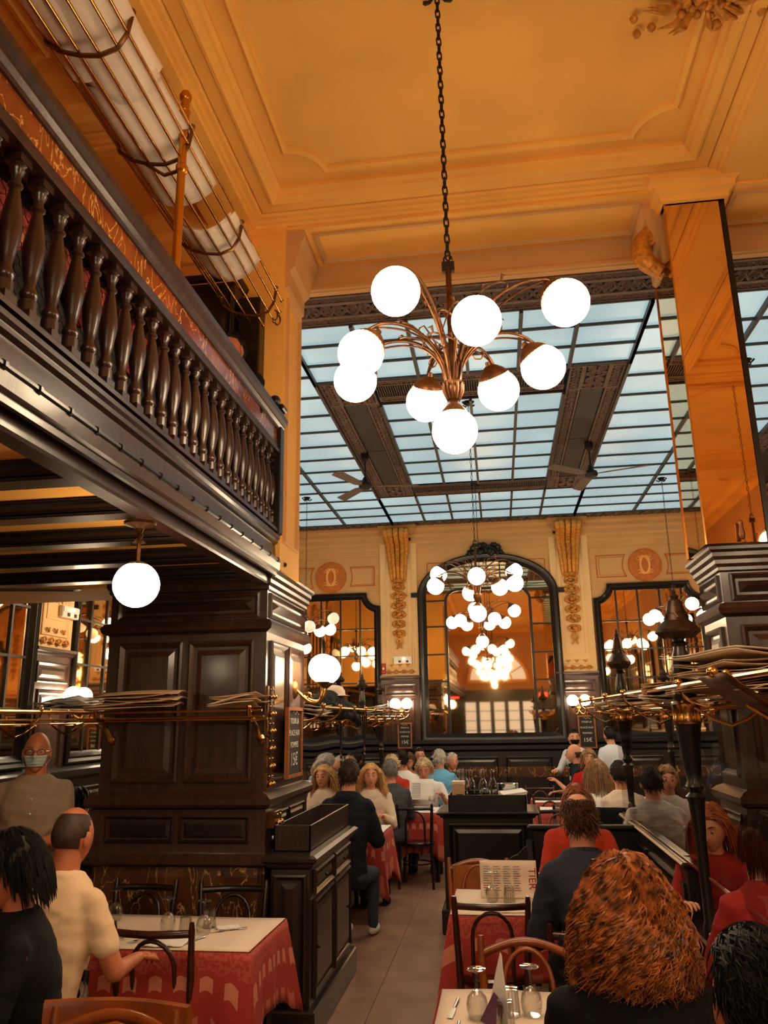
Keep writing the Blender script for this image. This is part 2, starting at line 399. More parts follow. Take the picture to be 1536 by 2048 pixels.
ROT = {'b': 0, 'l': -PI/2*-1, 'r': -PI/2}   # consoles are modelled facing -Y
def onwall(key, mp, a, b, h=0.0): return mp(a, b, h)
def pilaster(parent, key, mp, a, rot, full=True):
    hw = 0.33
    mb = MB(); mb.prism(rect(a-hw, a+hw, 2.54, 4.96), mp, -0.01, 0.036); obj('pilaster_shaft', mb, 'cream_light', parent)
    mb = MB(); frame(mb, mp, a-0.245, a+0.245, 2.66, 4.86, [(o*1.2, .035+k) for o, k in P_PAN]); frame(mb, mp, a-0.17, a+0.17, 2.82, 4.6, [(o*.7, .035+k*.6) for o, k in P_PAN]); obj('pilaster_moulding', mb, 'cream_light', parent)
    mb = MB()   # flared capital block in steps
    for k, (w2, h2) in enumerate(((.24, .05), (.26, .08), (.29, .12), (.32, .16), (.345, .20))): mb.prism(rect(a-w2, a+w2, 4.92+.052*k, 4.972+.052*k), mp, 0, h2)
    obj('capital', mb, 'cream', parent, smooth=0.2)
    inst('console', ME_CONSOLE, parent, mp(a, 5.08, 0.02), (0, 0, rot), (1.55, .9, .98)); inst('garland', ME_GARLAND, parent, mp(a, 4.08, 0.03), (0, 0, rot), (1.5, 1.2, 1.06))
    inst('base_ornament', ME_DRIP, parent, mp(a, 2.73, 0.03), (0, 0, rot))
    mb = MB(); mb.prism(rect(a-hw, a+hw, 1.0, 2.46), mp, -0.01, 0.05); obj('dado', mb, 'mahogany', parent)
    mb = MB(); mb.sweep(cornice_prof(0, 0.07), [(a-hw-.02, 2.44), (a+hw+.02, 2.44)], lambda p, q, h: mp(p, 2.44+h, q-2.44+0.03), False); obj('dado_cornice', mb, 'mahogany', parent, smooth=0.4)
    wood_panel(parent, mp, a-.28, a+.28, 2.2, 2.40, .05); wood_panel(parent, mp, a-.24, a+.24, 1.28, 2.14, .05)
# ---- mirrors with glazing bars
def grid_mirror(parent, mp, a0, a1, b0, b1, notch=0.24, cols=5, bh=0.47, fw=0.10, nm='mirror_glass'):
    am, n = notch, 8
    if notch:
        top = [(a1, b1-am)]+[(a1-am*1.0+am*math.cos(PI*1.5+0)*0+am*(1-math.cos(t)) * 1.0, b1) for t in []]
        path = [(a0, b0), (a1, b0), (a1, b1-am)]+[(a1-am*math.sin(t)*1.0+0.0, b1-am*math.cos(t)) for t in [PI/2*k/n for k in range(1, n)]][0:0]
        path += [(a1-am+am*math.cos(t), b1+am*math.sin(t)) for t in []]
        # concave corner: quarter circle centred on the outer corner
        path += [(a1+am*math.cos(t)*1.0, b1+am*math.sin(t)) for t in [-PI/2-PI/2*k/n for k in range(1, n)]]
        path += [(a1-am, b1), (a0+am, b1)]+[(a0+am*math.cos(t), b1+am*math.sin(t)) for t in [0-PI/2*k/n for k in range(1, n)]]+[(a0, b1-am)]
    else: path = rect(a0, a1, b0, b1)
    mb = MB(); mb.prism(path, mp, 0.0, 0.018); obj(nm, mb, 'mirror', parent, smooth=0)
    mb = MB(); mb.sweep([(0, 0), (-.02, .07), (.0, .09), (.03, .07), (.05, .075), (.075, .045), (fw, .03), (fw, 0)], path, mp, True); obj('mirror_frame', mb, 'ebony', parent, smooth=0.5)
    for k in range(1, cols):
        a = a0+(a1-a0)*k/cols; mb = MB().prism(rect(a-.014, a+.014, b0+.05, b1-.05), mp, .015, .035); obj('glazing_bar', mb, 'ebony', parent)
    b = b1-0.62
    while b > b0+.2:
        mb = MB().prism(rect(a0+.05, a1-.05, b-.012, b+.012), mp, .015, .034); obj('glazing_bar', mb, 'ebony', parent); b -= bh
# ---- cream frieze panels with monogram medallion
def medallion(parent, mp, a, b, r=0.27):
    circ = arc(a, b, r, 0, 2*PI, 40)[:-1]
    obj('medallion', MB().prism(circ, mp, 0.0, 0.02), 'medallion_ground', parent)
    mb = MB(); mb.sweep([(0, .0), (.0, .03), (.018, .03), (.018, 0)], arc(a, b, r+.012, 0, 2*PI, 40)[:-1], mp, True); obj('medallion_rim', mb, 'gilt_line', parent)
    mb = MB()
    for sx in (-1, 1):    # two interlaced letters C, one turned to the left
        pts = [mp(a+sx*(0.035-0.11*math.cos(t)), b+.155*math.sin(t), .028) for t in [-2.0+4.0*k/20 for k in range(21)]]
        mb.tube(pts, [.004+.016*math.sin(PI*min(1, max(0, k/20)))**.7 for k in range(21)], 6)
        for sy in (-1, 1):
            mb.tube([mp(a+sx*(.095+.018*math.cos(t)), b+sy*(.125+.018*math.sin(t)), .028) for t in [k*.7 for k in range(7)]], .008, 5)
            mb.tube([mp(a+sx*(.04+.1*q), b+sy*(.15-.05*math.sin(q*PI)-.03*q), .026) for q in [k/6 for k in range(7)]], [.012, .012, .01, .009, .008, .006, .004], 5)
    obj('monogram', mb, 'gilt_light', parent, smooth=1.0)
def side_panels(parent, mp, a, b0, b1, hw, r=0.38):
    for s in (-1, 1):
        bm_ = (b0+b1)/2; hh = (b1-b0)/2; t0 = math.asin(min(1, hh/r)); pts = [(a+s*r*math.cos(t), bm_+r*math.sin(t)) for t in [-t0+2*t0*k/10 for k in range(11)]]
        path = [(a+s*hw, b0)]+[(a+s*hw, b1)]+pts[::-1]
        mb = MB(); mb.sweep([(0, 0), (0, .012), (.016, .012), (.016, 0)], path, mp, True)
        cx = sum(p[0] for p in path)/len(path); 
        inner = [(cx+(p[0]-cx)*.90, bm_+(p[1]-bm_)*.84) for p in path]
        mb.sweep([(0, 0), (0, .006), (.006, .006), (.006, 0)], inner, mp, True)
        obj('gilt_fillet', mb, 'gilt_line', parent, smooth=0.3)
CORN = [(0, 4.68), (.015, 4.70), (.015, 4.76), (.03, 4.80), (.03, 4.86), (.05, 4.90), (.05, 4.97), (.075, 5.02), (.075, 5.08), (.10, 5.13), (.10, 5.185), (0, 5.19)]
def cornice(parent, mp, a0, a1, m='cream'):
    mb = MB(); mb.sweep([(h, b) for h, b in CORN], [(a0, 0), (a1, 0)], lambda a, q, hh: mp(a, hh, q), False); return obj('cornice', mb, m, parent, smooth=0.35)
def wainscot(parent, mp, a0, a1, n):
    obj('wainscot', MB().prism(rect(a0, a1, 0, 1.30), mp, -.01, .04), 'mahogany_dark', parent)
    mb = MB(); mb.sweep([(.03, 1.26), (.06, 1.27), (.10, 1.30), (.10, 1.36), (.06, 1.40), (.03, 1.44)], [(a0, 0), (a1, 0)], lambda a, q, hh: mp(a, hh, q), False); obj('dado_rail', mb, 'ebony', parent, smooth=0.4)
    mb = MB(); mb.sweep([(.03, 0), (.07, 0), (.07, .12), (.05, .16), (.03, .17)], [(a0, 0), (a1, 0)], lambda a, q, hh: mp(a, hh, q), False); obj('skirting', mb, 'ebony', parent, smooth=0.4)
    for k in range(n):
        w_ = (a1-a0)/n; wood_panel(parent, mp, a0+w_*k+.06, a0+w_*(k+1)-.06, .3, 1.18, .04, 'mahogany_dark')
# ---- BACK WALL
wainscot(wall_back, mb_back, -4.4, 4.4, 10); cornice(wall_back, mb_back, -4.4, 4.4)
for a in (-1.67, 1.33, -4.12, 3.86): pilaster(wall_back, 'b', mb_back, a, 0)
for a0, a1 in ((-3.78, -2.02), (1.70, 3.50)):
    grid_mirror(wall_back, mb_back, a0, a1, 1.44, 3.98)
    ac = (a0+a1)/2; medallion(wall_back, mb_back, ac, 4.31); side_panels(wall_back, mb_back, ac, 4.13, 4.49, 0.80)
    mb = MB(); frame(mb, mb_back, a0-.06, a1+.06, 4.04, 4.66, [(o, k*.6) for o, k in P_THIN]); obj('frieze_moulding', mb, 'cream', wall_back)
for s, a in ((1, -1.16), (-1, .92)):      # curved spandrel panels above the arch
    path = [(a, 4.10), (a, 4.5), (a+s*.55, 4.5), (a+s*.12, 4.26)]
    if s > 0: path = path[::-1]
    mb = MB(); mb.sweep([(0, 0), (0, .012), (.014, .012), (.014, 0)], path, mb_back, True); obj('gilt_fillet', mb, 'gilt_line', wall_back)
ax, ar = -0.115, 1.19
archpath = [(ax-ar, 1.44), (ax+ar, 1.44)]+[(ax+ar*math.cos(t), 3.90+.70*math.sin(t)) for t in [PI*k/28 for k in range(29)]]
obj('arched_mirror_glass', MB().prism(archpath, mb_back, 0, .018), 'mirror', wall_back, smooth=0)
mb = MB(); mb.sweep([(-.02, 0), (-.03, .08), (0, .11), (.04, .09), (.06, .09), (.10, .05), (.12, .03), (.12, 0)], archpath, mb_back, True); obj('arched_mirror_frame', mb, 'ebony', wall_back, smooth=0.5)
for s in (-1, 1): obj('arch_ear', MB().prism(rect(ax+s*(ar+.05)-.09, ax+s*(ar+.05)+.09, 3.88, 3.96), mb_back, 0, .10), 'ebony', wall_back)
inn = [(ax-.73, 1.5), (ax-.73, 3.80)]+[(ax-.73+.25*(1-math.cos(t)), 3.80+.20*math.sin(t)) for t in [PI/2*k/6 for k in range(1, 7)]]
inn += [(2*ax-p[0], p[1]) for p in inn[::-1]]
mb = MB(); mb.sweep([(-.022, .015), (-.022, .05), (.022, .05), (.022, .015)], inn, mb_back, False); obj('glazing_bar', mb, 'ebony', wall_back)
for b in (3.81, 3.36, 2.88, 2.42, 1.95):
    for s in (-1, 1):
        x0, x1 = sorted((ax+s*.73, ax+s*1.10)); obj('glazing_bar', MB().prism(rect(x0, x1, b-.013, b+.013), mb_back, .015, .04), 'ebony', wall_back)
for s in (-1, 1): obj('glazing_bar', MB().prism(rect(ax+s*.24-.012, ax+s*.24+.012, 4.0, 4.52), mb_back, .015, .04), 'ebony', wall_back)
mb = MB(); r = random.Random(5)
for k in range(34):
    a = PI*r.random(); q = .05+.2*r.random(); mb.ball((ax+q*1.2*math.cos(a), W-.12-.05*r.random(), 4.60+q*.8*math.sin(a)), r.uniform(.03, .055), 7, 5)
for s in (-1, 1): mb.tube([(ax+s*t*.34, W-.12, 4.72-.10*t+.03*math.sin(t*6)) for t in [k/8 for k in range(9)]], [.05-.005*k for k in range(9)], 6)
obj('arch_crest', mb, 'ebony', wall_back, smooth=1.0)
obj('sill', MB().prism(rect(-4.4, 4.4, 1.40, 1.46), mb_back, 0, .14), 'ebony', wall_back)
obj('marble_strip', MB().prism(rect(-4.4, 4.4, .86, 1.02), mb_back, .03, .055), 'marble_brown', wall_back)
# ---- LEFT and RIGHT walls
for wl, mp, rot in ((wall_left, mb_left, PI/2), (wall_right, mb_right, -PI/2)):
    wainscot(wl, mp, -8, 5.1, 9); wainscot(wl, mp, 5.1, W, 7); cornice(wl, mp, 5.6, W)
    for a in (7.35, 9.82, 12.3): pilaster(wl, 'l', mp, a, rot)
    for a0 in (5.22, 7.72, 10.19): grid_mirror(wl, mp, a0, a0+1.78, 1.44, 3.98)
    for a0 in (5.22, 7.72, 10.19): medallion(wl, mp, a0+.89, 4.31); side_panels(wl, mp, a0+.89, 4.13, 4.49, .80)
for a in (-7.3, -4.9, -2.5, -.1, 2.3):
    grid_mirror(wall_right, mb_right, a+.1, a+1.9, 1.44, 3.9); grid_mirror(wall_left, mb_left, a+.1, a+1.9, 1.44, 2.6, 0, 5)
# ---- FRONT WALL with an arched fanlight and glazed entrance (seen only in the mirrors)
obj('entrance_panelling', MB().prism(rect(-4.4, 4.4, 0, 3.0), mb_front, 0, .12), 'mahogany_dark', wall_front)
win = S('window_1')
fan = [(1.3*math.cos(t), 3.35+1.3*math.sin(t)) for t in [PI*k/24 for k in range(25)]]
obj('pane', MB().prism(fan, mb_front, .02, .04), 'window_day', win)
mb = MB(); mb.sweep([(-.06, 0), (-.06, .14), (.08, .10), (.08, 0)], fan, mb_front, True)
mb.sweep([(-.03, .04), (-.03, .1), (.03, .1), (.03, .04)], [(.6*math.cos(t), 3.38+.6*math.sin(t)) for t in [PI*k/12 for k in range(13)]], mb_front, False); obj('window_frame', mb, 'ochre', win)
for k in range(1, 6):
    a = PI*k/6; mb = MB().tube([(.6*math.cos(a), -7.93, 3.38+.6*math.sin(a)), (1.28*math.cos(a), -7.93, 3.38+1.28*math.sin(a))], .028, 4); obj('glazing_bar', mb, 'ochre', win)
for k in range(-2, 3):
    d = S('window_%d' % (k+4)); a = k*.62
    obj('pane', MB().prism(rect(a-.25, a+.25, .9, 2.5), mb_front, .121, .13), 'window_day', d)
    mb = MB(); frame(mb, mb_front, a-.27, a+.27, .88, 2.52, [(0, .12), (0, .16), (.04, .16), (.04, .12)])
    for z in (1.3, 1.7, 2.1): mb.prism(rect(a-.25, a+.25, z-.012, z+.012), mb_front, .12, .15)
    obj('window_frame', mb, 'ebony', d)
# ---- LOWER PILLARS (panelled mahogany) and upper shafts
def face_maps(x0, x1, y0, y1):
    return {'f': (lambda a, b, h: (a, y0-h, b), x0, x1), 'k': (lambda a, b, h: (a, y1+h, b), x0, x1),
            'r': (lambda a, b, h: (x1+h, a, b), y0, y1), 'l': (lambda a, b, h: (x0-h, a, b), y0, y1)}
def pier(name, x0, x1, y0, y1, marble_faces=True):
    p = S(name)
    obj('core', MB().box(x0, x1, y0, y1, 0, 2.76), 'mahogany', p)
    ring = [(x0, y0), (x1, y0), (x1, y1), (x0, y1)][::-1]   # clockwise: left normal points outward
    def mould(pr, m='mahogany', nm='moulding'): mb = MB(); mb.sweep(pr, ring, FLAT, True); obj(nm, mb, m, p, smooth=0.35)
    mould([(0, 2.66), (.015, 2.67), (.015, 2.69), (.03, 2.71), (.03, 2.735), (.045, 2.755), (.045, 2.78), (.065, 2.795), (.065, 2.815), (0, 2.82)])
    mould([(0, 2.38), (.04, 2.40), (.05, 2.43), (.03, 2.46), (0, 2.47)])
    mould([(0, 1.27), (.05, 1.28), (.065, 1.30), (.065, 1.33), (.035, 1.355), (0, 1.37)])
    mould([(0, .93), (.035, .935), (.05, .95), (.05, .985), (.03, 1.01), (.025, 1.03), (.025, 1.27), (0, 1.28)], nm='plinth_band')
    mould([(0, 0), (.07, 0), (.07, .10), (.04, .13), (0, .13)], 'ebony', 'skirting')
    for key, (mp, a0, a1) in face_maps(x0, x1, y0, y1).items():
        n = max(1, round((a1-a0)/0.52)); e = .06
        w_ = (a1-a0-e*2)/n
        if key in 'fk' or n == 1 or True:
            for k in range(n): wood_panel(p, mp, a0+e+w_*k+.02, a0+e+w_*(k+1)-.02, 1.43, 2.33, 0, 'mahogany', s=1.2)
            for k in range(n): wood_panel(p, mp, a0+e+w_*k+.02, a0+e+w_*(k+1)-.02, 1.07, 1.23, .025, 'mahogany_dark', s=.6)
        wood_panel(p, mp, a0+.05, a1-.05, 2.48, 2.65, 0, 'mahogany', diamond=True)
        obj('marble_panel', MB().prism(rect(a0+.02, a1-.02, .14, .93), mp, 0, .015), 'marble_brown', p)
    return p
pier_left = pier('pillar_left', -2.62, -1.51, 5.1, 6.15)
pier_right = pier('pillar_right', 1.41, 2.5, 5.1, 5.62)
CORB = [(0, 5.43), (.145, 5.43), (.145, 5.37), (.11, 5.32), (.10, 5.24), (.075, 5.18), (.07, 5.13), (.03, 5.09), (.025, 4.97), (0, 4.95)]
def shaft_panels(p, mp, a0, a1, b0, b1, m):
    mb = MB(); frame(mb, mp, a0+.05, a1-.05, b0, b1, P_PAN); obj('shaft_moulding', mb, m, p)
obj('upper_shaft', MB().box(-1.69, -1.43, 5.1, 5.63, 2.8, 5.7), 'ochre', pier_left)
obj('upper_wall', MB().box(-4.4, -1.69, 5.1, 5.63, 2.72, 5.7), 'ochre', pier_left)
fm = face_maps(-1.69, -1.43, 5.1, 5.63); shaft_panels(pier_left, fm['r'][0], 5.12, 5.6, 3.0, 4.9, 'cream')
obj('corbel', MB().prism([(-1.43+o, z) for o, z in CORB], lambda a, b, h: (a, 5.12+h, b), 0, .48), 'cream', pier_left, smooth=0.3)
obj('corbel', MB().prism([(1.35-o, z) for o, z in CORB], lambda a, b, h: (a, 5.22+h, b), 0, .38), 'cream', pier_right, smooth=0.3)
obj('mirrored_shaft', MB().box(1.35, 1.72, 5.1, 5.62, 2.84, 5.36, b=.004), 'pillar_mirror', pier_right, smooth=0)
obj('shaft_core', MB().box(1.725, 1.76, 5.11, 5.61, 2.84, 5.36), 'ebony', pier_right)
mb = MB()
for y in (5.095, 5.615): mb.box(1.342, 1.352, y-.006, y+.006, 2.84, 5.36)
obj('edge_bead', mb, 'brass', pier_right)
mb = MB(); mb.sweep([(0, 5.32), (.02, 5.33), (.03, 5.37), (.06, 5.39), (.07, 5.43), (.10, 5.45), (.10, 5.50), (0, 5.5)], [(1.34, 5.09), (1.76, 5.09), (1.76, 5.64), (1.34, 5.64)][::-1], FLAT, True); obj('capital', mb, 'ochre', pier_right, smooth=0.35)
mb = MB()
mb.tube([(1.33-.16*math.sin(t*PI)*(.6+.4*t), 5.30, 5.30-.40*t) for t in [k/12 for k in range(13)]], [.05+.03*math.sin(PI*k/12) for k in range(13)], 8)
for y in (5.24, 5.36): mb.tube([(1.25-(.06-.006*k)*math.cos(k*.6), y, 5.12+(.06-.006*k)*math.sin(k*.6)) for k in range(9)], .016, 6)
mb.tube([(1.30, 5.3, 5.0), (1.26, 5.28, 4.92), (1.33, 5.3, 4.86)], [.04, .045, .01], 7)
obj('gilt_bracket', mb, 'gilt', pier_right, smooth=1.0)
obj('lamp_stub', MB().lathe([(.014, 0), (.02, .03), (.012, .08), (.014, .11), (.004, .12)], 10, c=(1.56, 5.06, 2.86)), 'bronze', pier_right)
# ---- CEILING of the front hall
ceiling = S('ceiling')
obj('ceiling_plaster', MB().box(-4.4, 4.4, -8, 5.1, 5.60, 5.75), 'ochre', ceiling)
obj('cross_beam', MB().box(-4.4, 4.4, 5.1, 5.63, 5.43, 5.75), 'ochre', ceiling)
obj('beam_fascia', MB().box(-4.4, 4.4, 5.63, 5.69, 5.19, 5.75), 'cream', ceiling)
mb = MB(); mb.sweep([(5.66, 5.19), (5.60, 5.20), (5.60, 5.23), (5.63, 5.24)], [(-4.4, 0), (4.4, 0)], lambda a, q, hh: (a, q, hh), False); obj('fascia_bead', mb, 'cream', ceiling)
for x0, x1 in ((-1.24, 1.22), (1.85, 4.3)):
    mb = MB(); frame(mb, lambda a, b, h: (a, b, 5.43-h), x0, x1, 5.17, 5.58, [(o*1.3, k*1.1) for o, k in P_PAN]); obj('soffit_moulding', mb, 'cream', ceiling)
obj('filler_block', MB().box(-1.71, -1.42, 5.08, 5.12, 5.40, 5.48), 'ochre', ceiling)  # added filler covering a dark shadow line at the beam end
obj('long_beam', MB().box(-2.0, -1.69, -8, 5.1, 5.45, 5.75), 'ochre', ceiling)
obj('long_beam', MB().box(1.75, 2.06, -8, 5.1, 5.45, 5.75), 'ochre', ceiling)
obj('cross_beam', MB().box(-4.4, 4.4, -2.4, -1.9, 5.44, 5.75), 'ochre', ceiling)
COF1 = [(0, -.15), (0.0, 0), (.02, -.005), (.035, -.02), (.055, -.03), (.07, -.05), (.10, -.06), (.10, -.15)]
def coffer(x0, x1, y0, y1):
    R = [(x0, y0), (x1, y0), (x1, y1), (x0, y1)]
    z = 5.45
    mb = MB(); mb.sweep([(0, z), (.02, z+.0), (.03, z+.02), (.05, z+.025), (.06, z+.045), (.09, z+.05), (.10, z+.065), (.11, z+.15), (0, z+.15)], R, FLAT, True); obj('coffer_cornice', mb, 'ochre', ceiling, smooth=0.35)
    mb = MB(); mb.sweep([(.11, z+.07), (.20, z+.07), (.205, z+.05), (.225, z+.045), (.245, z+.06), (.265, z+.075), (.275, z+.10), (.30, z+.12), (.30, z+.15), (.11, z+.15)], R, FLAT, True); obj('coffer_cornice', mb, 'ochre', ceiling, smooth=0.35)
    i = .40; q = .24; n = 7   # inner moulding with concave corners
    X0, X1, Y0, Y1 = x0+i, x1-i, y0+i, y1-i
    path = []
    for (cx, cy, a) in ((X0, Y0, PI/2), (X1, Y0, PI), (X1, Y1, PI*1.5), (X0, Y1, 2*PI)):
        path += [(cx+q*math.cos(a-PI/2*k/n), cy+q*math.sin(a-PI/2*k/n)) for k in range(n+1)]
    mb = MB(); mb.sweep([(0, z+.15), (.005, z+.125), (.02, z+.115), (.035, z+.125), (.05, z+.13), (.055, z+.15)], path, FLAT, True); obj('panel_moulding', mb, 'ochre', ceiling, smooth=0.5)
coffer(-1.69, 1.75, -1.9, 5.1); coffer(-1.69, 1.75, -8, -2.4)
for y0, y1 in ((-1.9, 1.4), (1.5, 4.1), (4.25, 5.1), (-8, -2.4)):
    coffer(-4.4, -2.0, y0, y1) if y1-y0 > 1.4 else None; coffer(2.06, 4.4, y0, y1) if y1-y0 > 1.4 else None
mb = MB(); mb.sweep([(0, 5.2), (.03, 5.21), (.03, 5.27), (.07, 5.31), (.07, 5.38), (.12, 5.43), (.12, 5.6), (0, 5.6)], [(-1.69, 5.1), (-4.4, 5.1)], FLAT, False); obj('wall_cornice', mb, 'ochre', ceiling, smooth=0.3)
mb = MB(); r = random.Random(11)      # gilt plaster spray hung on the ceiling
for k in range(70):
    a = r.random()*2*PI; d = abs(r.gauss(0, .12)); mb.ball((1.42+d*1.5*math.cos(a)-.12, 3.66+d*.8*math.sin(a)-.03, 5.57-.05*r.random()), r.uniform(.014, .034), 6, 4)
for k in range(24):
    a = r.random()*2*PI; p = Vector((1.3+.1*math.cos(a), 3.63+.05*math.sin(a), 5.55)); q = p+Vector((.22*math.cos(a), .13*math.sin(a), -.05*r.random()))
    mb.tube([p, (p+q)/2+Vector((0, 0, -.04)), q], [.012, .018, .003], 5)
rosette = obj('ceiling_rosette', mb, 'gilt', ceiling, smooth=1.0)
# ---- GLASS CEILING of the back hall
sky_ = S('ceiling_skylight'); Z = 5.2
obj('roof_void', MB().box(-4.4, 4.4, 5.69, W, 5.45, 5.6), 'fret_ground', sky_)
COLS_C = [-1.72, -1.13, -.64, -.14, .36, .86, 1.45]; LEFTC = [-3.40, -2.56, -1.72]; RIGHTC = [1.45, 2.43, 3.40]
panes = []
def cells(xs, ys):
    for i in range(len(xs)-1):
        for j in range(len(ys)-1): panes.append((xs[i], xs[i+1], ys[j], ys[j+1]))
ROWS_F = [6.18, 6.56, 6.97, 7.38]; ROWS_M = [8.03+.53*k for k in range(7)]; ROWS_B = [11.78, 12.33, 12.88, 13.45]
ROWS_S = [6.18+.5193*k for k in range(15)]
cells(COLS_C, ROWS_F); cells(COLS_C[1:6], ROWS_M); cells(COLS_C, ROWS_B); cells(LEFTC, ROWS_S); cells(RIGHTC, ROWS_S)
PM = {}
for x0, x1, y0, y1 in panes:
    k = (round(x1-x0, 3), round(y1-y0, 3))
    if k not in PM: hx, hy = k[0]/2-.006, k[1]/2-.006; PM[k] = MB().box(-hx, hx, -hy, hy, 0, .012).mesh('glass_pane', 'sky_pane', 0)
    inst('glass_pane', PM[k], sky_, ((x0+x1)/2, (y0+y1)/2, Z))
def bar(x0, x1, y0, y1, w=.028, d=.05):
    if x1-x0 > y1-y0: obj('glazing_bar', MB().box(x0, x1, y0-w/2, y0+w/2, Z-d*.5, Z+.02), 'bar_dark', sky_)
    else: obj('glazing_bar', MB().box(x0-w/2, x0+w/2, y0, y1, Z-d, Z+.02), 'bar_dark', sky_)
for xs, ys, ww in ((COLS_C, ROWS_F, .032), (COLS_C[1:6], ROWS_M, .03), (COLS_C, ROWS_B, .03), (LEFTC, ROWS_S, .03), (RIGHTC, ROWS_S, .03)):
    for x in xs: bar(x, x, ys[0], ys[-1], ww)
    for y in ys: bar(xs[0], xs[-1], y, y, .020)
def spiral(c, r0, a0, turns, sgn, n=15): return [(c[0]+r0*(1-.85*k/n)*math.cos(a0+sgn*turns*2*PI*k/n), c[1]+r0*(1-.85*k/n)*math.sin(a0+sgn*turns*2*PI*k/n)) for k in range(n+1)]
def fret(a0, a1, b0, b1, along, name='fretwork_panel', bands=1):
    """dark cast band: ground board, border fillets, openwork scrolls standing proud below it"""
    if along == 'x': mp = lambda a, b, h: (a, b, Z-h)
    else: mp = lambda a, b, h: (b, a, Z-h)
    p = obj(name, MB().prism(rect(a0, a1, b0, b1), mp, -.02, 0), 'fret_ground', sky_)
    L = a1-a0; H = b1-b0; rows = [(0, .26), (.26, .74), (.74, 1)] if bands == 3 else [(0, 1)]
    mb = MB()
    for r0, r1 in rows:
        y0, y1 = b0+H*r0, b0+H*r1; frame(mb, mp, a0, a1, y0, y1, [(0, 0), (0, .018), (.022, .018), (.022, 0)])
        h = y1-y0-.05; R = h*.23; cell = h*1.25; n = max(1, int(L/cell)); cell = L/n
        for k in range(n):
            cx = a0+cell*(k+.5); cy = (y0+y1)/2
            for s in (-1, 1):
                for q in (-1, 1):
                    mb.tube([mp(x, y, .010) for x, y in spiral((cx+s*cell*.24, cy+q*h*.24), R, q*PI/2 if q > 0 else -PI/2, 1.2, s*q, 12)], .017 if h > .15 else .009, 4, caps=False)
            mb.tube([mp(cx+cell*.5*(2*t-1), cy+h*.40*math.sin(t*2*PI), .010) for t in [j/12 for j in range(13)]], .017 if h > .15 else .009, 4, caps=False)
            mb.tube([mp(cx+cell*.5*(2*t-1), cy-h*.40*math.sin(t*2*PI), .010) for t in [j/12 for j in range(13)]], .017 if h > .15 else .009, 4, caps=False)
    obj('scrollwork', mb, 'fret', p, smooth=0.6, recalc=False, kind='stuff')
fret(-3.6, 3.6, 5.70, 6.17, 'x', bands=3); fret(-3.6, 3.6, 13.47, 13.78, 'x')
fret(6.17, 13.47, -3.66, -3.42, 'y'); fret(6.17, 13.47, 3.42, 3.66, 'y')
for x0 in (-1.72, .86):
    fret(8.0, 11.22, x0+.02, x0+.17, 'y'); fret(8.0, 11.22, x0+.43, x0+.58, 'y'); fret(7.42, 8.0, x0+.02, x0+.57, 'y', bands=3); fret(11.22, 11.74, x0+.02, x0+.57, 'y', bands=3)
    for k in range(2): obj('blank_panel', MB().box(x0+.18, x0+.42, 8.02+k*1.6, 9.6+k*1.6, Z-.004, Z+.02, b=.004), 'panel_dark', sky_)
for y0 in (7.42, 11.20):
    fret(-1.12, .85, y0, y0+.13, 'x'); fret(-1.12, .85, y0+.42, y0+.55, 'x')
    gr = obj('vent_grille', MB().box(-1.12, .85, y0+.13, y0+.42, Z+.03, Z+.05), 'fret_ground', sky_)
    obj('vent_slats', (lambda mb: [mb.box(-1.12+.025*k, -1.112+.025*k, y0+.14, y0+.41, Z-.012, Z+.03) for k in range(79)] and mb)(MB()), 'fret', gr, smooth=0, kind='stuff')
for x0, x1 in ((-4.4, -3.66), (3.66, 4.4)): obj('side_soffit', MB().box(x0, x1, 5.69, W, Z-.01, Z+.02), 'fret_ground', sky_)
# ---- MEZZANINE
mezz = S('mezzanine')
obj('deck', MB().box(-4.4, -1.50, -8, 5.1, 2.78, 3.02), 'ochre', mezz)
mb = MB(); mb.sweep([(0, 2.80), (.03, 2.755), (.05, 2.755), (.05, 2.78), (.07, 2.79), (.075, 2.84), (.06, 2.85), (.05, 2.865), (.06, 2.875), (.04, 2.88), (.035, 2.97), (.055, 2.98), (.055, 3.0), (.07, 3.01), (.07, 3.03), (0, 3.04)], [(-1.5, 5.1), (-1.5, -8)], FLAT, False); obj('fascia_board', mb, 'mahogany', mezz, smooth=0.35)
obj('edge_beam', MB().box(-1.59, -1.495, -8, 5.1, 2.70, 2.80, b=.01), 'mahogany', mezz)
mb = MB().tube([(-1.425, -8, 2.852), (-1.425, 5.08, 2.852)], .011, 6)
for k in range(60): mb.tube([(-1.425, -6+.19*k, 2.852), (-1.425, -5.985+.19*k, 2.852)], .017, 6)
obj('bead_rod', mb, 'mahogany_dark', mezz)
y = 1.45
bm_me = MB()
bm_me.box(-1.40, 1.48, .06, .22, -.055, 0, b=.012); bm_me.box(-1.40, 1.48, .03, .25, -.02, 0, b=.008); bm_me.box(-1.40, 1.48, .08, .20, -.072, -.055, b=.006)
bm_mesh = bm_me.mesh('ceiling_beam', 'mahogany_dark', 0.3)
y = -7.5
while y < 5.0:
    inst('ceiling_beam', bm_mesh, mezz, (-3.05, y, 2.78)); y += .53
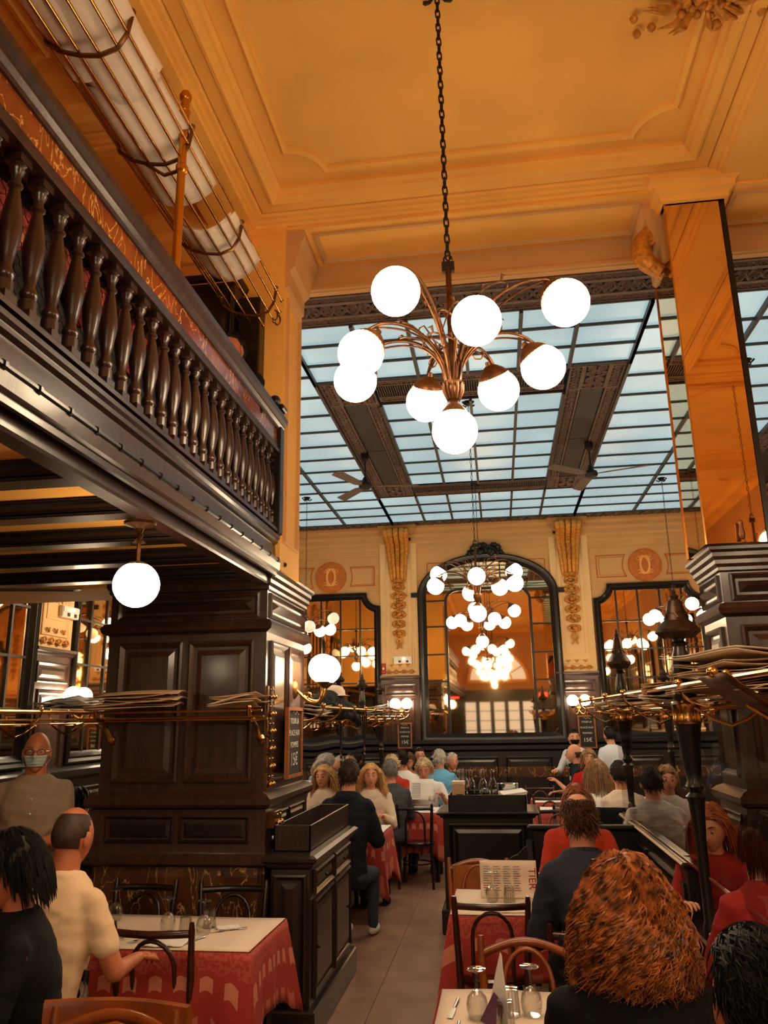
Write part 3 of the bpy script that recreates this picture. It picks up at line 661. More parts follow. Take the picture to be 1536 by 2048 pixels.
# balustrade is a thing of its own
bal = thing('balustrade', 'dark mahogany balustrade of turned balusters with red marble strip along the upper gallery', 'balustrade', (-1.47, 5.08, 3.04))
def bl(name, mb, m, smooth=.4, **k): return obj(name, mb, m, bal, smooth, world=True, **k)
mb = MB(); mb.sweep([(-.05, 3.04), (.05, 3.04), (.05, 3.06), (.035, 3.075), (-.035, 3.075), (-.05, 3.06)], [(-1.47, 5.08), (-1.47, -2)], FLAT, False); bl('bottom_rail', mb, 'mahogany')
mb = MB(); mb.sweep([(-.045, 3.60), (.05, 3.60), (.055, 3.62), (.04, 3.63), (.045, 3.655), (-.045, 3.655)], [(-1.47, 5.08), (-1.47, -2)], FLAT, False); bl('top_rail', mb, 'mahogany')
bl('marble_strip', MB().box(-1.51, -1.437, -2, 5.08, 3.655, 3.77), 'marble_red')
mb = MB(); mb.sweep([(-.05, 3.77), (.045, 3.77), (.05, 3.785), (.065, 3.80), (.065, 3.815), (.085, 3.83), (.09, 3.86), (.06, 3.885), (-.06, 3.885)], [(-1.47, 5.08), (-1.47, -2)], FLAT, False); bl('handrail', mb, 'mahogany')
BP = [(.030, .03), (.030, .075), (.020, .08), (.028, .09), (.030, .105), (.022, .12), (.018, .135), (.024, .17), (.034, .23), (.037, .27), (.032, .32), (.021, .385), (.016, .41), (.024, .418), (.024, .428), (.016, .436), (.016, .455), (.022, .468), (.026, .48), (.020, .492), (.028, .50)]
mb = MB(); mb.lathe(BP, 12); mb.box(-.031, .031, -.031, .031, 0, .032); mb.box(-.031, .031, -.031, .031, .50, .53)
BME = mb.mesh('baluster', 'mahogany', 0.7)
for k in range(46): inst('baluster', BME, bal, (0, -.06-.131*k, .034))
mb = MB()
def wire(p, q): mb.tube([p, q], .0016, 3, caps=False)
hy, hz = .055, .032
for i in range(64):
    for j in range(16):
        cy, cz = .35+i*hy*1.0+0.0, 3.09+j*hz; cy = 5.05-(i*hy+(hy/2 if j % 2 else 0))
        wire((-1.535, cy, cz), (-1.535, cy, cz+hz*.5)); wire((-1.535, cy, cz+hz*.5), (-1.535, cy+hy/2, cz+hz)); wire((-1.535, cy, cz+hz*.5), (-1.535, cy-hy/2, cz+hz))
bl('wire_netting', mb, 'iron', 0, kind='stuff', recalc=False)
bl('backing_board', MB().box(-1.612, -1.60, -2, 5.0, 3.04, 3.80), 'fret_ground', 0)  # added board that hides the lit ochre, so the baluster gaps look dark
# end post by the pillar
mb = MB(); mb.box(-1.53, -1.41, 5.0, 5.095, 3.03, 3.92, b=.008); mb.box(-1.55, -1.39, 4.98, 5.098, 3.92, 3.96, b=.01); mb.ball((-1.47, 5.045, 4.01), .04, 10, 7); bl('newel_post', mb, 'ebony')
# dark panelled cupboard on the gallery
cup = thing('tall_cupboard', 'near-black panelled cupboard standing on the upper gallery against the ochre wall', 'cupboard', (-1.95, 5.0, 3.02))
obj('body', MB().box(-2.4, -1.74, 4.88, 5.09, 3.03, 4.90, b=.01), 'ebony', cup, world=True)
obj('side_unit', MB().box(-1.735, -1.57, 4.95, 5.09, 3.03, 4.80, b=.01), 'ebony', cup, world=True)
mb = MB(); mb.sweep([(0, 4.90), (.02, 4.91), (.03, 4.93), (.035, 4.95), (0, 4.96)], [(-2.4, 4.88), (-1.74, 4.88), (-1.74, 5.09), (-2.4, 5.09)][::-1], FLAT, True); obj('cornice', mb, 'ebony', cup, world=True)
for a in (-2.38, -2.06): o = wood_panel(cup, lambda a_, b_, h: (a_, 4.88-h, b_), a, a+.31, 3.9, 4.85, 0, 'ebony', name='door'); o.location -= cup.location
# ================================================================ LAMPS
def link_mesh(s=1.0):
    pts = [(0.009*s*math.cos(a), 0, 0.017*s*math.sin(a)+(.006*s if math.sin(a) > 0 else -.006*s)) for a in [2*PI*k/10 for k in range(10)]]
    return MB().tube(pts, .0035*s, 5, closed=True).mesh('chain_link', 'iron', 1.0)
LINK = link_mesh(1.3)
R_G = 0.103
GLOBE_ME = MB().ball((0, 0, 0), R_G, 28, 18).mesh('globe', 'globe', 3.0)
GDIM_ME = MB().ball((0, 0, 0), R_G, 24, 14).mesh('globe', 'globe_dim', 3.0)
def cap_mesh():
    mb = MB(); mb.lathe([(.012, .062), (.014, .045), (.03, .035), (.05, .015), (.062, -.002), (.066, -.014), (.060, -.018), (.058, 0), (.02, .03)], 18)
    for k in range(26):
        a = 2*PI*k/26; mb.tube([(.066*math.cos(a), .066*math.sin(a), -.012), (.074*math.cos(a), .074*math.sin(a), -.032)], .0022, 3)
    return mb.mesh('gallery', 'bronze', 0.8)
CAP_ME = cap_mesh()
def stem_mesh():
    mb = MB(); mb.lathe([(.008, .84), (.014, .83), (.014, .42), (.020, .41), (.022, .36), (.014, .34), (.03, .24), (.05, .235), (.052, .225), (.036, .215), (.04, .20), (.03, .16), (.018, .135), (.024, .13), (.014, .12), (.012, .105)], 16)
    for k in range(12):
        a = 2*PI*k/12; mb.tube([(.026*math.cos(a), .026*math.sin(a), .15), (.043*math.cos(a), .043*math.sin(a), .19), (.045*math.cos(a), .045*math.sin(a), .225)], .007, 5)
    return mb.mesh('stem', 'bronze', 0.7)
STEM_ME = stem_mesh()
HANG_ME = MB().box(-.03, .03, -.012, .012, .81, .86).tube([(.02*math.cos(a), 0, .875+.025*math.sin(a)) for a in [k*.7 for k in range(9)]], .005, 5).mesh('hanger', 'iron', 0.5)
def arm_mesh(r, z, low):
    mb = MB()
    p = bez((.02, 0, .24), (.05, 0, .62 if not low else .50), (r*.72, 0, z+.24), (r-.02, 0, z+.10), 16)
    mb.tube(p, [.008]*17, 7)
    q = bez((.03, 0, .24), (.07, 0, .50), (r*.6, 0, z+.16), (r-.04, 0, z+.13), 14); mb.tube(q, .005, 5)
    for t0, sg in ((.35, 1), (.6, -1)):      # curled leaf sprays
        b0 = Vector(p[int(16*t0)]); c = [b0+Vector((.02*k*math.cos(k*.55), sg*.010*k, .014*k*math.sin(.8+k*.45))) for k in range(8)]
        mb.tube(c, [.006, .006, .0055, .005, .005, .004, .003, .002], 5)
        for k in (3, 5): mb.tube([c[k], c[k]+Vector((.016, sg*.018, .02)), c[k]+Vector((.034, sg*.012, .012))], [.003, .010, .001], 5, ry=.5)
    return mb.mesh('arm', 'bronze', 0.9)
ARMS = {}
def spray_mesh():
    mb = MB()
    for k in range(9):
        a = 2*PI*k/9+.3; h = .20+.12*(k % 3)
        pts = [(math.cos(a)*(.025+.10*t**2), math.sin(a)*(.025+.10*t**2), .22+h*t) for t in [j/8 for j in range(9)]]
        e = pts[-1]; pts += [(e[0]+math.cos(a)*(.03*math.sin(q)), e[1]+math.sin(a)*(.03*math.sin(q)), e[2]+.03*math.cos(q)-.03) for q in (.8, 1.6, 2.6, 3.6, 4.4)]
        mb.tube(pts, .0042, 5)
        mb.tube([(math.cos(a)*.03, math.sin(a)*.03, .22), (math.cos(a)*.045, math.sin(a)*.045, .30), (math.cos(a)*.035, math.sin(a)*.035, .40)], [.012, .014, .002], 5, ry=.4)
    return mb.mesh('leaf_spray', 'bronze', 0.9)
SPRAY_ME = spray_mesh()
MID = [(.50, .46, 176), (.50, .46, 6), (.40, .30, -88), (.34, .50, 188), (.34, .46, -8), (.30, .33, 105), (.34, .34, 35)]
FULL = [(.48, .47, -116), (.48, .55, -22), (.324, .42, -73), (.324, .44, -154), (.324, .48, 169), (.324, .43, 13), (.324, .44, 111), (.324, .39, 57)]
def chandelier(name, label, x, y, zb, ztop, rot=0, dim=(), links=False, tiers=FULL, group=None, plate=True, sc=1.0):
    t = thing('chandelier', label, 'chandelier', (x, y, zb), 0, group); t.scale = (sc, sc, sc); ztop = zb+(ztop-zb)/sc
    inst('stem', STEM_ME, t); inst('hanger', HANG_ME, t); inst('leaf_spray', SPRAY_ME, t)
    g = inst('globe', GLOBE_ME, t, (0, 0, 0)); inst('gallery', CAP_ME, g, (0, 0, R_G-.012))
    for k, (dz, r, a) in enumerate(tiers):
        a = math.radians(a)+rot; key = (round(r, 2), dz)
        if key not in ARMS: ARMS[key] = arm_mesh(r, dz, dz < .4)
        inst('arm', ARMS[key], t, (0, 0, 0), (0, 0, a))
        tilt = 0.62
        gx = (r)*math.cos(a); gy = r*math.sin(a)
        g = inst('globe', GDIM_ME if k in dim else GLOBE_ME, t, (gx, gy, dz), (0, -tilt, a)); inst('gallery', CAP_ME, g, (0, 0, R_G-.014), sc=(1.15, 1.15, 1.0))
    L = ztop-(zb+.90)
    if links:
        n = int(L/.044); 
        for k in range(n+1): inst('chain_link', LINK, t, (0, 0, .90+(L)*k/n), (0, 0, PI/2*(k % 2)+.4))
    else:
        mb = MB(); n = int(L/.05)
        for k in range(n+1):
            z = .90+L*k/n; a = PI/2*(k % 2)+.4; c, s = math.cos(a), math.sin(a)
            mb.tube([(.011*math.cos(q)*c, .011*math.cos(q)*s, z+.026*math.sin(q)) for q in [2*PI*j/8 for j in range(8)]], .004, 3, closed=True)
        obj('chain', mb, 'iron', t)
    if plate:
        mb = MB().lathe([(.02, -.05), (.05, -.03), (.03, -.01), (.07, 0)], 12, c=(0, 0, ztop-zb))
        for k in range(4): a = PI/4+PI/2*k; mb.tube([(0, 0, ztop-zb-.03), (.06*math.cos(a), .06*math.sin(a), ztop-zb-.05), (.10*math.cos(a), .10*math.sin(a), ztop-zb-.02)], [.012, .01, .014], 5)
        obj('ceiling_plate', mb, 'iron', t)
    return t
chandelier('c', 'large near chandelier of nine white globes before the glass ceiling', -.135, 3.35, 3.056, 5.58, links=True)
chandelier('c', 'middle chandelier of white globes in front of the arched mirror, below the nearest one', -.17, 8.18, 2.85, 5.2, sc=.86, tiers=MID)
chandelier('c', 'farthest centre chandelier hanging close to the arched back mirror', -.19, 11.3, 2.85, 5.2, rot=.25, sc=.86)
chandelier('c', 'chandelier with two unlit globes above the left booths, half hidden by the dark pillar', -2.83, 11.6, 2.86, 5.2, rot=.1, dim=(1, 2, 4), sc=.86)
chandelier('c', 'chandelier on a long chain before the right back mirror beside the mirrored pillar', 2.55, 11.6, 2.86, 5.2, rot=.8, sc=.86)
chandelier('c', 'chandelier at the right edge seen past the mirrored pillar', 2.6, 7.6, 2.86, 5.2, rot=-.6, sc=.86)
for k, (x, y) in enumerate(((-.14, -.6), (-.14, -4.6), (2.9, 1.2), (2.9, -4.2), (-2.83, 7.9))):
    chandelier('c', ['white globe chandelier of the front hall above the place of the camera', 'white globe chandelier nearest the arched fanlight', 'white globe chandelier over the right aisle of the front hall', 'white globe chandelier by the entrance in the right aisle', 'white globe chandelier of the left back aisle behind the pillar'][k], x, y, 3.056 if y < 5 else 2.86, 5.58 if y < 5 else 5.2, rot=k)
# ---- wall sconces with two globes
def sconce_mesh():
    mb = MB(); mb.lathe([(.002, .03), (.03, .028), (.045, .012), (.05, 0)], 14, M=Matrix.Rotation(PI/2, 4, 'X'))
    return mb.mesh('back_plate', 'brass_dark', 0.8)
SB = sconce_mesh()
def sarm(s):
    mb = MB(); mb.tube(bez((0, -.02, 0), (s*.02, -.14, -.12), (s*.11, -.15, -.12), (s*.10, -.12, .03), 12), .008, 6)
    mb.tube([(s*.045+.03*math.cos(a)*(1-.1*i), -.09, -.05+.03*math.sin(a)*(1-.1*i)) for i, a in enumerate([k*.8 for k in range(9)])], .004, 5)
    return mb.mesh('arm', 'brass_dark', 0.9)
SARM = (sarm(-1), sarm(1))
SCUP = MB().lathe([(.008, -.03), (.02, -.02), (.045, 0), (.05, .012), (.046, .016)], 14).mesh('gallery', 'brass_dark', 0.8)
SGL = MB().ball((0, 0, 0), .092, 20, 14).mesh('globe', 'globe', 3.0)
def sconce(label, loc, rz, group=None, single=False):
    t = thing('wall_sconce', label, 'wall lamp', loc, rz, group)
    inst('back_plate', SB, t)
    for i, s in enumerate((-1, 1)):
        if single and i: continue
        inst('arm', SARM[i], t); g = inst('globe', SGL, t, (s*.10, -.12, .13)); inst('gallery', SCUP, g, (0, 0, -.098))
    return t
sconce('brass two-globe wall lamp left of the arched back mirror', (-1.65, W-.075, 1.93), 0)
sconce('brass two-globe wall lamp right of the arched back mirror', (1.30, W-.075, 1.93), 0)
sconce('brass wall lamp with two globes under the exit light on the far left wall', (-4.325, 7.62, 1.95), PI/2)
sconce('brass two-globe wall lamp farther along the left wall behind the pillar', (-4.325, 9.82, 1.95), PI/2)
for y, l in ((7.35, 'nearer'), (9.82, 'middle'), (12.3, 'farther')): sconce('brass two-globe wall lamp on the right wall, %s of three' % l, (4.325, y, 1.95), -PI/2)
t = thing('wall_sconce', 'brass wall lamp with big glowing globe on the aisle side of the dark pillar', 'wall lamp', (-1.505, 5.80, 2.03), PI/2)
inst('back_plate', SB, t, sc=(1.1, 1.1, 1.6)); mb = MB()
mb.tube(bez((0, -.02, 0), (0, -.16, -.16), (-.05, -.24, -.12), (-.02, -.22, .02), 14), .010, 7)
mb.tube([(0, -.10-.045*math.cos(a)*(1-.08*i), -.06+.045*math.sin(a)*(1-.08*i)) for i, a in enumerate([k*.7 for k in range(11)])], .006, 6)
obj('arm', mb, 'brass', t, 0.9)
for sx in (-.05, .10):
    g = inst('globe', MB().ball((0, 0, 0), .105, 24, 16).mesh('globe', 'globe', 3.0), t, (sx*.9-.03, -.24, .14)); inst('gallery', SCUP, g, (0, 0, -.108))
mb = MB().tube(bez((0, -.02, 0), (.02, -.14, -.12), (.06, -.22, -.12), (.06, -.24, .02), 12), .009, 6); obj('arm', mb, 'brass', t, 0.9)
# ---- single ceiling globe under the gallery
t = thing('ceiling_lamp', 'single white globe lamp hanging under the gallery beams at left', 'ceiling lamp', (-1.60, 3.33, 2.70))
obj('drop_rod', MB().tube([(0, 0, -.09), (0, 0, -.20)], .010, 8), 'bronze', t)
obj('rose', MB().lathe([(.075, 0), (.07, -.012), (.04, -.018), (.02, -.03), (.012, -.05), (.018, -.06), (.011, -.075), (.02, -.088), (.03, -.095)], 16), 'bronze', t)
g = inst('globe', GLOBE_ME, t, (0, 0, -.29)); obj('gallery', MB().lathe([(.012, .02), (.04, .012), (.06, -.006), (.062, -.014)], 16), 'bronze', g, loc=(0, 0, .088))
t2 = dup(t, (-3.2, 3.33-2.12, 2.70), label='white globe lamp hanging deeper under the gallery, left outside the photo'); t2 = dup(t, (-1.9, -.91, 2.70), label='white globe lamp under the gallery behind the camera')
mat('fan_brown', (92, 74, 62), .5)
# ---- fans
def fan(label, x, y, z, ztop, r=.62, a0=0.3, m='panel_dark'):
    t = thing('ceiling_fan', label, 'ceiling fan', (x, y, z))
    obj('rod', MB().tube([(0, 0, .05), (0, 0, ztop-z)], .011, 8), 'iron', t)
    obj('motor', MB().lathe([(.02, .12), (.035, .09), (.04, .05), (.075, .035), (.085, 0), (.07, -.035), (.02, -.05)], 16), 'iron', t)
    obj('ceiling_cup', MB().lathe([(.02, -.13), (.05, -.10), (.055, -.03), (.05, 0)], 12, c=(0, 0, ztop-z)), 'iron', t)
    for k in range(3):
        a = a0+2*PI*k/3; M = Matrix.Rotation(a, 4, 'Z') @ Matrix.Rotation(.22, 4, 'X')
        mb = MB(); mb.prism([(.09, -.025), (.18, -.06), (r, -.075), (r+.02, -.02), (r, .06), (.18, .05), (.09, .02)], lambda p, q, h: M @ Vector((p, q, h)), -.004, .004); obj('blade', mb, m, t)
    return t
fan('dark three-bladed ceiling fan under the left part of the glass ceiling', -1.58, 9.65, 4.74, 5.2, .68, .15, 'fan_brown')
fan('dark three-bladed ceiling fan under the right part of the glass ceiling', 1.30, 9.75, 4.76, 5.2, .68, -.35, 'fan_brown')
fan('black ceiling fan under the gallery at the left edge', -2.55, 3.3, 2.42, 2.71, .62, .25, 'ebony')
# ================================================================ FURNITURE
def chair_meshes(m, arched=False):
    D = {}
    D['seat'] = (MB().lathe([(.17, .445), (.195, .45), (.20, .46), (.19, .472), (.15, .468), (.001, .464)], 22).mesh('seat', m, .6), m)
    D['seat_ring'] = (MB().tube([(.185*math.cos(a), .185*math.sin(a), .44) for a in [2*PI*k/22 for k in range(22)]], .016, 6, closed=True).mesh('seat_ring', m, 1), m)
    H = .885
    def post(s): return MB().tube([(s*.19, -.205, 0), (s*.180, -.185, .25), (s*.175, -.175, .45), (s*.185, -.20, .65), (s*.195, -.235, H-.03), (s*.195, -.238, H)], [.015, .017, .019, .018, .016, .012], 8)
    D['post'] = [post(-1).mesh('back_post', m, 1), post(1).mesh('back_post', m, 1)]
    def leg(s): return MB().tube([(s*.185, .185, 0), (s*.16, .16, .22), (s*.14, .135, .45)], [.013, .016, .018], 8)
    D['leg'] = [leg(-1).mesh('leg', m, 1), leg(1).mesh('leg', m, 1)]
    ap = .045 if arched else .0
    D['rail'] = MB().tube([(-.19+.38*t, -.228-.035*math.sin(PI*t), H-.05+ap*math.sin(PI*t)-(.02 if arched else 0)) for t in [k/10 for k in range(11)]], .015, 8, ry=1.2).mesh('top_rail', m, 1)
    w_ = .105; D['loop'] = MB().tube([(-w_, -.165, .46), (-w_, -.19, .60)]+[(-w_*math.cos(a), -.205-.04*math.sin(a), .68+(.125+ap*.7)*math.sin(a)) for a in [PI*k/10 for k in range(11)]]+[(w_, -.19, .60), (w_, -.165, .46)], .011, 7).mesh('back_loop', m, 1)
    D['stretcher'] = MB().tube([(.155*math.cos(a), .155*math.sin(a)-.005, .24) for a in [2*PI*k/20 for k in range(20)]], .009, 6, closed=True).mesh('stretcher_ring', m, 1)
    return D
CM = {'dark': chair_meshes('bentwood'), 'light': chair_meshes('bentwood_light', True)}
mat('bentwood_black', (24, 15, 12), .3, coat=.3); CM['black'] = chair_meshes('bentwood_black')
def chair(label, x, y, rz=0, kind='dark', z=0, group=None):
    t = thing('bistro_chair', label, 'chair', (x, y, z), rz, group); D = CM[kind]
    inst('seat', D['seat'][0], t); inst('seat_ring', D['seat_ring'][0], t)
    for p in D['post']: inst('back_post', p, t)
    for p in D['leg']: inst('leg', p, t)
    inst('top_rail', D['rail'], t); inst('back_loop', D['loop'], t); inst('stretcher_ring', D['stretcher'], t)
    return t
def table(desc, x0, x1, y0, y1, h=.745, over=.30, papers=None, seed=1, group=None, z=0):
    t = thing('dining_table', 'rectangular dining table under the cloth '+desc, 'table', ((x0+x1)/2, (y0+y1)/2, z), 0, group)
    hx, hy = (x1-x0)/2, (y1-y0)/2
    obj('tabletop', MB().box(-hx+.01, hx-.01, -hy+.01, hy-.01, h-.03, h-.004, b=.004), 'oak', t)
    for sx in (-1, 1):
        for sy in (-1, 1): obj('leg', MB().tube([(sx*(hx-.07), sy*(hy-.07), 0), (sx*(hx-.07), sy*(hy-.07), h-.03)], .022, 8), 'bentwood_black', t)
    # draped cloth
    r = random.Random(seed); per = []; n = 34; nn = 24
    def side(p, q, n): return [(p[0]+(q[0]-p[0])*k/n, p[1]+(q[1]-p[1])*k/n) for k in range(n)]
    C = [(-hx, -hy), (hx, -hy), (hx, hy), (-hx, hy)]
    per = side(C[0], C[1], n)+side(C[1], C[2], nn)+side(C[2], C[3], n)+side(C[3], C[0], nn)
    N = len(per); L = 9; vs = []; fs = []; uv = []
    ph = [r.uniform(0, 6) for _ in range(3)]
    for k, (px, py) in enumerate(per):
        s = k/N*2*(hx+hy)*2
        ex = max(0, 1-(hx-abs(px))/.16); ey = max(0, 1-(hy-abs(py))/.16); cor = min(ex, ey)   # 1 at a corner
        nx = (1 if px > 0 else -1) if hx-abs(px) < 1e-4 or ex > .8 else 0; ny = (1 if py > 0 else -1) if hy-abs(py) < 1e-4 or ey > .8 else 0
        if hx-abs(px) > 1e-4: nx *= cor
        if hy-abs(py) > 1e-4: ny *= cor
        wv = .5+.5*math.sin(s*19+ph[0])*math.sin(s*7.3+ph[1]); 
        for l in range(L+1):
            q = l/L; drop = (over+.15*cor**1.5+.012*math.sin(s*11+ph[2]))*q
            out = .006+.022*q**.8*wv+.055*cor*q+.012*q
            kx = px+nx*out; ky = py+ny*out; vs.append((kx, ky, h+.002-drop)); uv.append((s, q*over))
    for k in range(N):
        j = (k+1) % N
        for l in range(L): fs.append((k*(L+1)+l, j*(L+1)+l, j*(L+1)+l+1, k*(L+1)+l+1))
    mb = MB(); mb.add(vs, fs)
    base = len(mb.v); mb.v += [(p[0], p[1], h+.002) for p in per]; top = tuple(range(base, base+N)); mb.f.append(top)
    me = bpy.data.meshes.new('tablecloth'); me.from_pydata(mb.v, [], mb.f); me.materials.append(MATS['tablecloth_red'])
    ul = me.uv_layers.new(name='UVMap'); tot = 2*(hx+hy)*2
    for poly in me.polygons:
        for li in poly.loop_indices:
            vi = me.loops[li].vertex_index
            u = uv[vi] if vi < len(uv) else (per[vi-base][0], .02)
            if vi < len(uv) and poly.index >= (N-1)*L and vi < (L+1): u = (tot, u[1])
            ul.data[li].uv = u
    me.polygons.foreach_set('use_smooth', [True]*len(me.polygons)); me.set_sharp_from_angle(angle=1.0); me.update()
    o = bpy.data.objects.new('tablecloth', me); COL.objects.link(o); o.location = ((x0+x1)/2, (y0+y1)/2, z)
    md = o.modifiers.new('solid', 'SOLIDIFY'); md.thickness = .002; md.offset = 1
    tag(o, 'red damask tablecloth with pale squares '+desc, 'tablecloth', group and group+' cloths')
    for k, (a0, a1, b0, b1) in enumerate(papers or [(x0+.0, x1, y0+.0, y1)]):
        mb = MB(); nu, nv = 10, 8
        mb.grid(lambda u, v: ((a0+(a1-a0)*u), (b0+(b1-b0)*v), h+z+.0065+.003*math.sin(u*7+seed)*math.sin(v*5+k)), nu, nv)
        p = obj('table_paper', mb, 'paper' if y0 < 6 else 'paper_white', smooth=1.0); md = p.modifiers.new('s', 'SOLIDIFY'); md.thickness = .0008; md.offset = 1
        tag(p, ('cream' if y0 < 6 else 'white')+' paper sheet laid over the cloth '+desc+('' if k == 0 else ', right-hand sheet'), 'table paper', group and group+' papers')
    return t
# --- tableware
mat('glass_foot', (235, 232, 228), .05, trans=0.0, alpha=.5)
def solid_glass(name):
    m = bpy.data.materials.new(name); m.use_nodes = True; nt = m.node_tree; nt.nodes.clear()
    out = nt.nodes.new('ShaderNodeOutputMaterial'); t = nt.nodes.new('ShaderNodeBsdfTransparent'); g = nt.nodes.new('ShaderNodeBsdfGlossy'); t.inputs[0].default_value = (.94, .94, .93, 1); g.inputs['Roughness'].default_value = .03
    lw = nt.nodes.new('ShaderNodeLayerWeight'); lw.inputs[0].default_value = .22; mx = nt.nodes.new('ShaderNodeMixShader')
    nt.links.new(lw.outputs['Facing'], mx.inputs[0]); nt.links.new(t.outputs[0], mx.inputs[1]); nt.links.new(g.outputs[0], mx.inputs[2]); nt.links.new(mx.outputs[0], out.inputs[0]); MATS[name] = m
solid_glass('crystal')
# wine glass standing upside down: bowl on the table, stem and foot above
WG_B = MB().lathe([(.030, 0), (.037, .02), (.040, .045), (.034, .07), (.018, .088), (.006, .094), (.001, .094), (.001, .090), (.016, .084), (.031, .068), (.0375, .045), (.035, .02), (.0285, 0)], 28).mesh('bowl', 'crystal', 1.2)
WG_S = MB().lathe([(.007, .09), (.0045, .10), (.004, .135), (.006, .15), (.012, .155), (.034, .158), (.036, .161), (.001, .163)], 24).mesh('stem_foot', 'crystal', .8)
TUM = MB().lathe([(.034, 0), (.032, .03), (.028, .085), (.026, .092), (.001, .093), (.001, .084), (.0245, .083), (.030, .03), (.0325, 0)], 20).mesh('tumbler_body', 'crystal', .7)
FLU = MB(); [FLU.tube([(.033*math.cos(a), .033*math.sin(a), .004), (.0275*math.cos(a), .0275*math.sin(a), .08)], .0022, 4) for a in [2*PI*k/14 for k in range(14)]]
TUMR = FLU.mesh('fluting', 'crystal', 1)
def wineglass(label, x, y, z=.7535, up=False, group=None):
    t = thing('wine_glass', label, 'glass', (x, y, z+(.163 if up else 0)), 0, group)
    if up: t.rotation_euler = (PI, 0, 0)
    inst('bowl', WG_B, t); inst('stem', WG_S, t); return t
def tumbler(label, x, y, z=.7535, group=None):
    t = thing('tumbler', label, 'glass', (x, y, z), 0, group); inst('wall', TUM, t); inst('fluting', TUMR, t); return t
KN = MB(); KN.prism([(-.011, -.10), (.010, -.10), (.008, 0), (-.002, .012), (-.009, 0)], FLAT, -.001, .001); KH = MB().tube([(-.001, .005, .001), (0, .05, .002), (0, .105, .002)], [.004, .006, .007], 8, ry=.5)
KNM, KHM = KN.mesh('blade', 'steel', .4), KH.mesh('handle', 'steel', 1)
FK = MB(); FK.tube([(0, .105, .002), (0, .03, .003), (0, -.02, .005)], [.006, .004, .003], 8, ry=.5); FKH = FK.mesh('handle', 'steel', 1)
FT = MB().prism([(-.011, -.045), (.011, -.045), (.009, -.025), (.003, -.015), (-.003, -.015), (-.009, -.025)], FLAT, .002, .004)
for k in range(4): FT.tube([(-.0095+.0063*k, -.043, .003), (-.0095+.0063*k, -.085, .003)], [.0016, .0009], 4)
FTM = FT.mesh('tines', 'steel', .5)
def knife(label, x, y, rz, z=.758, group=None): t = thing('table_knife', label, 'knife', (x, y, z), rz, group); inst('blade', KNM, t); inst('handle', KHM, t)
def fork(label, x, y, rz, z=.758, group=None): t = thing('table_fork', label, 'fork', (x, y, z), rz, group); inst('tines', FTM, t); inst('handle', FKH, t)
def napkin(label, x, y, rz=0, z=.757, s=.1, m='paper_white', h=.012, seed=0):
    r = random.Random(seed); mb = MB(); mb.grid(lambda u, v: ((u-.5)*2*s, (v-.5)*1.6*s, h*(.3+.7*math.sin(u*6+seed)**2*math.sin(v*5+1)**2)), 10, 8)
    o = obj('paper_napkin', mb, m, loc=(x, y, z), smooth=1.2); o.rotation_euler = (0, 0, rz); md = o.modifiers.new('s', 'SOLIDIFY'); md.thickness = .003; return tag(o, label, 'napkin')
# --- the four near tables
table('at left in front of the big dark pillar', -2.6, -1.23, 3.98, 4.64, seed=2, over=.34)
table('with the folded menu, right of the aisle', -.33, .88, 4.78, 5.44, seed=5, over=.32)
table('with upturned glasses nearest the camera', -.29, .86, 2.80, 3.54, seed=8, papers=[(-.285, .215, 2.80, 3.54), (.26, .86, 2.80, 3.54)])
chair('dark bentwood chair with its back to us at the left red table', -1.69, 4.16, 0, 'dark')
chair('bentwood chair against the marble panel, left one of the two behind the left table', -2.2, 4.72, PI-.05, 'black')
chair('bentwood chair against the marble panel, right one nearer the cabinet', -1.60, 4.70, PI+.12, 'black')
chair('dark bentwood chair with its back to us at the table with the folded menu', -.11, 4.83, .05, 'dark')
chair('light honey bentwood chair with arched top rail facing the near table', .055, 3.56, PI-.03, 'light')
t = chair('broad-backed brown chair at the bottom left corner of the picture', -1.28, 2.48, PI, 'light')
t.scale = (1.06, 1, 1.03)
mb = MB(); mb.sweep([(-.013, .80), (.013, .80), (.017, .86), (.010, .895), (-.006, .90), (-.017, .87)], [(-.235+.47*k/12, -.235-.05*math.sin(PI*k/12)) for k in range(13)], FLAT, False); obj('back_board', mb, 'bentwood_light', t, smooth=.7)
chair('chair of the black-haired woman in the cardigan, turned sideways', -1.80, 2.93, PI/2+.3, 'black')
chair('dark chair under the man in the white T-shirt', -2.05, 3.47, -.15, 'black')
chair('dark chair under the man in the dark blue shirt', .37, 4.26, 0, 'dark')
chair('chair post showing beside the curly-haired woman', .42, 2.40, 0, 'light')
chair('black bentwood chair standing empty in the aisle before the lady with the menu', -1.0, 9.52, 0, 'black')
chair('dark chair half seen at the bottom edge under the near table', .15, 2.32, 0, 'dark')
# left table setting
wineglass('upturned wine glass on the left table beside the tumblers, nearer the aisle', -1.56, 4.26); wineglass('upturned wine glass on the left table, left of the tumblers', -1.77, 4.30); wineglass('wine glass far back on the left table beside the white shirt', -2.16, 4.50)
tumbler('clear tumbler between the two upturned wine glasses on the left table', -1.65, 4.24); tumbler('clear tumbler behind the wine glass on the left table', -1.58, 4.40)
fork('fork at the right end of the left table', -1.46, 4.33, -1.0); fork('fork on the napkin in the middle of the left table', -1.83, 4.12, -.5); knife('knife in the middle of the left table', -1.57, 4.10, -.4); knife('knife beside the forearm of the man in white', -2.02, 4.09, -1.1)
napkin('white paper napkin under the cutlery of the left table', -1.68, 4.08, .1, seed=1); napkin('small crumpled napkin at the right of the left table', -1.47, 4.38, .5, s=.06, seed=4)
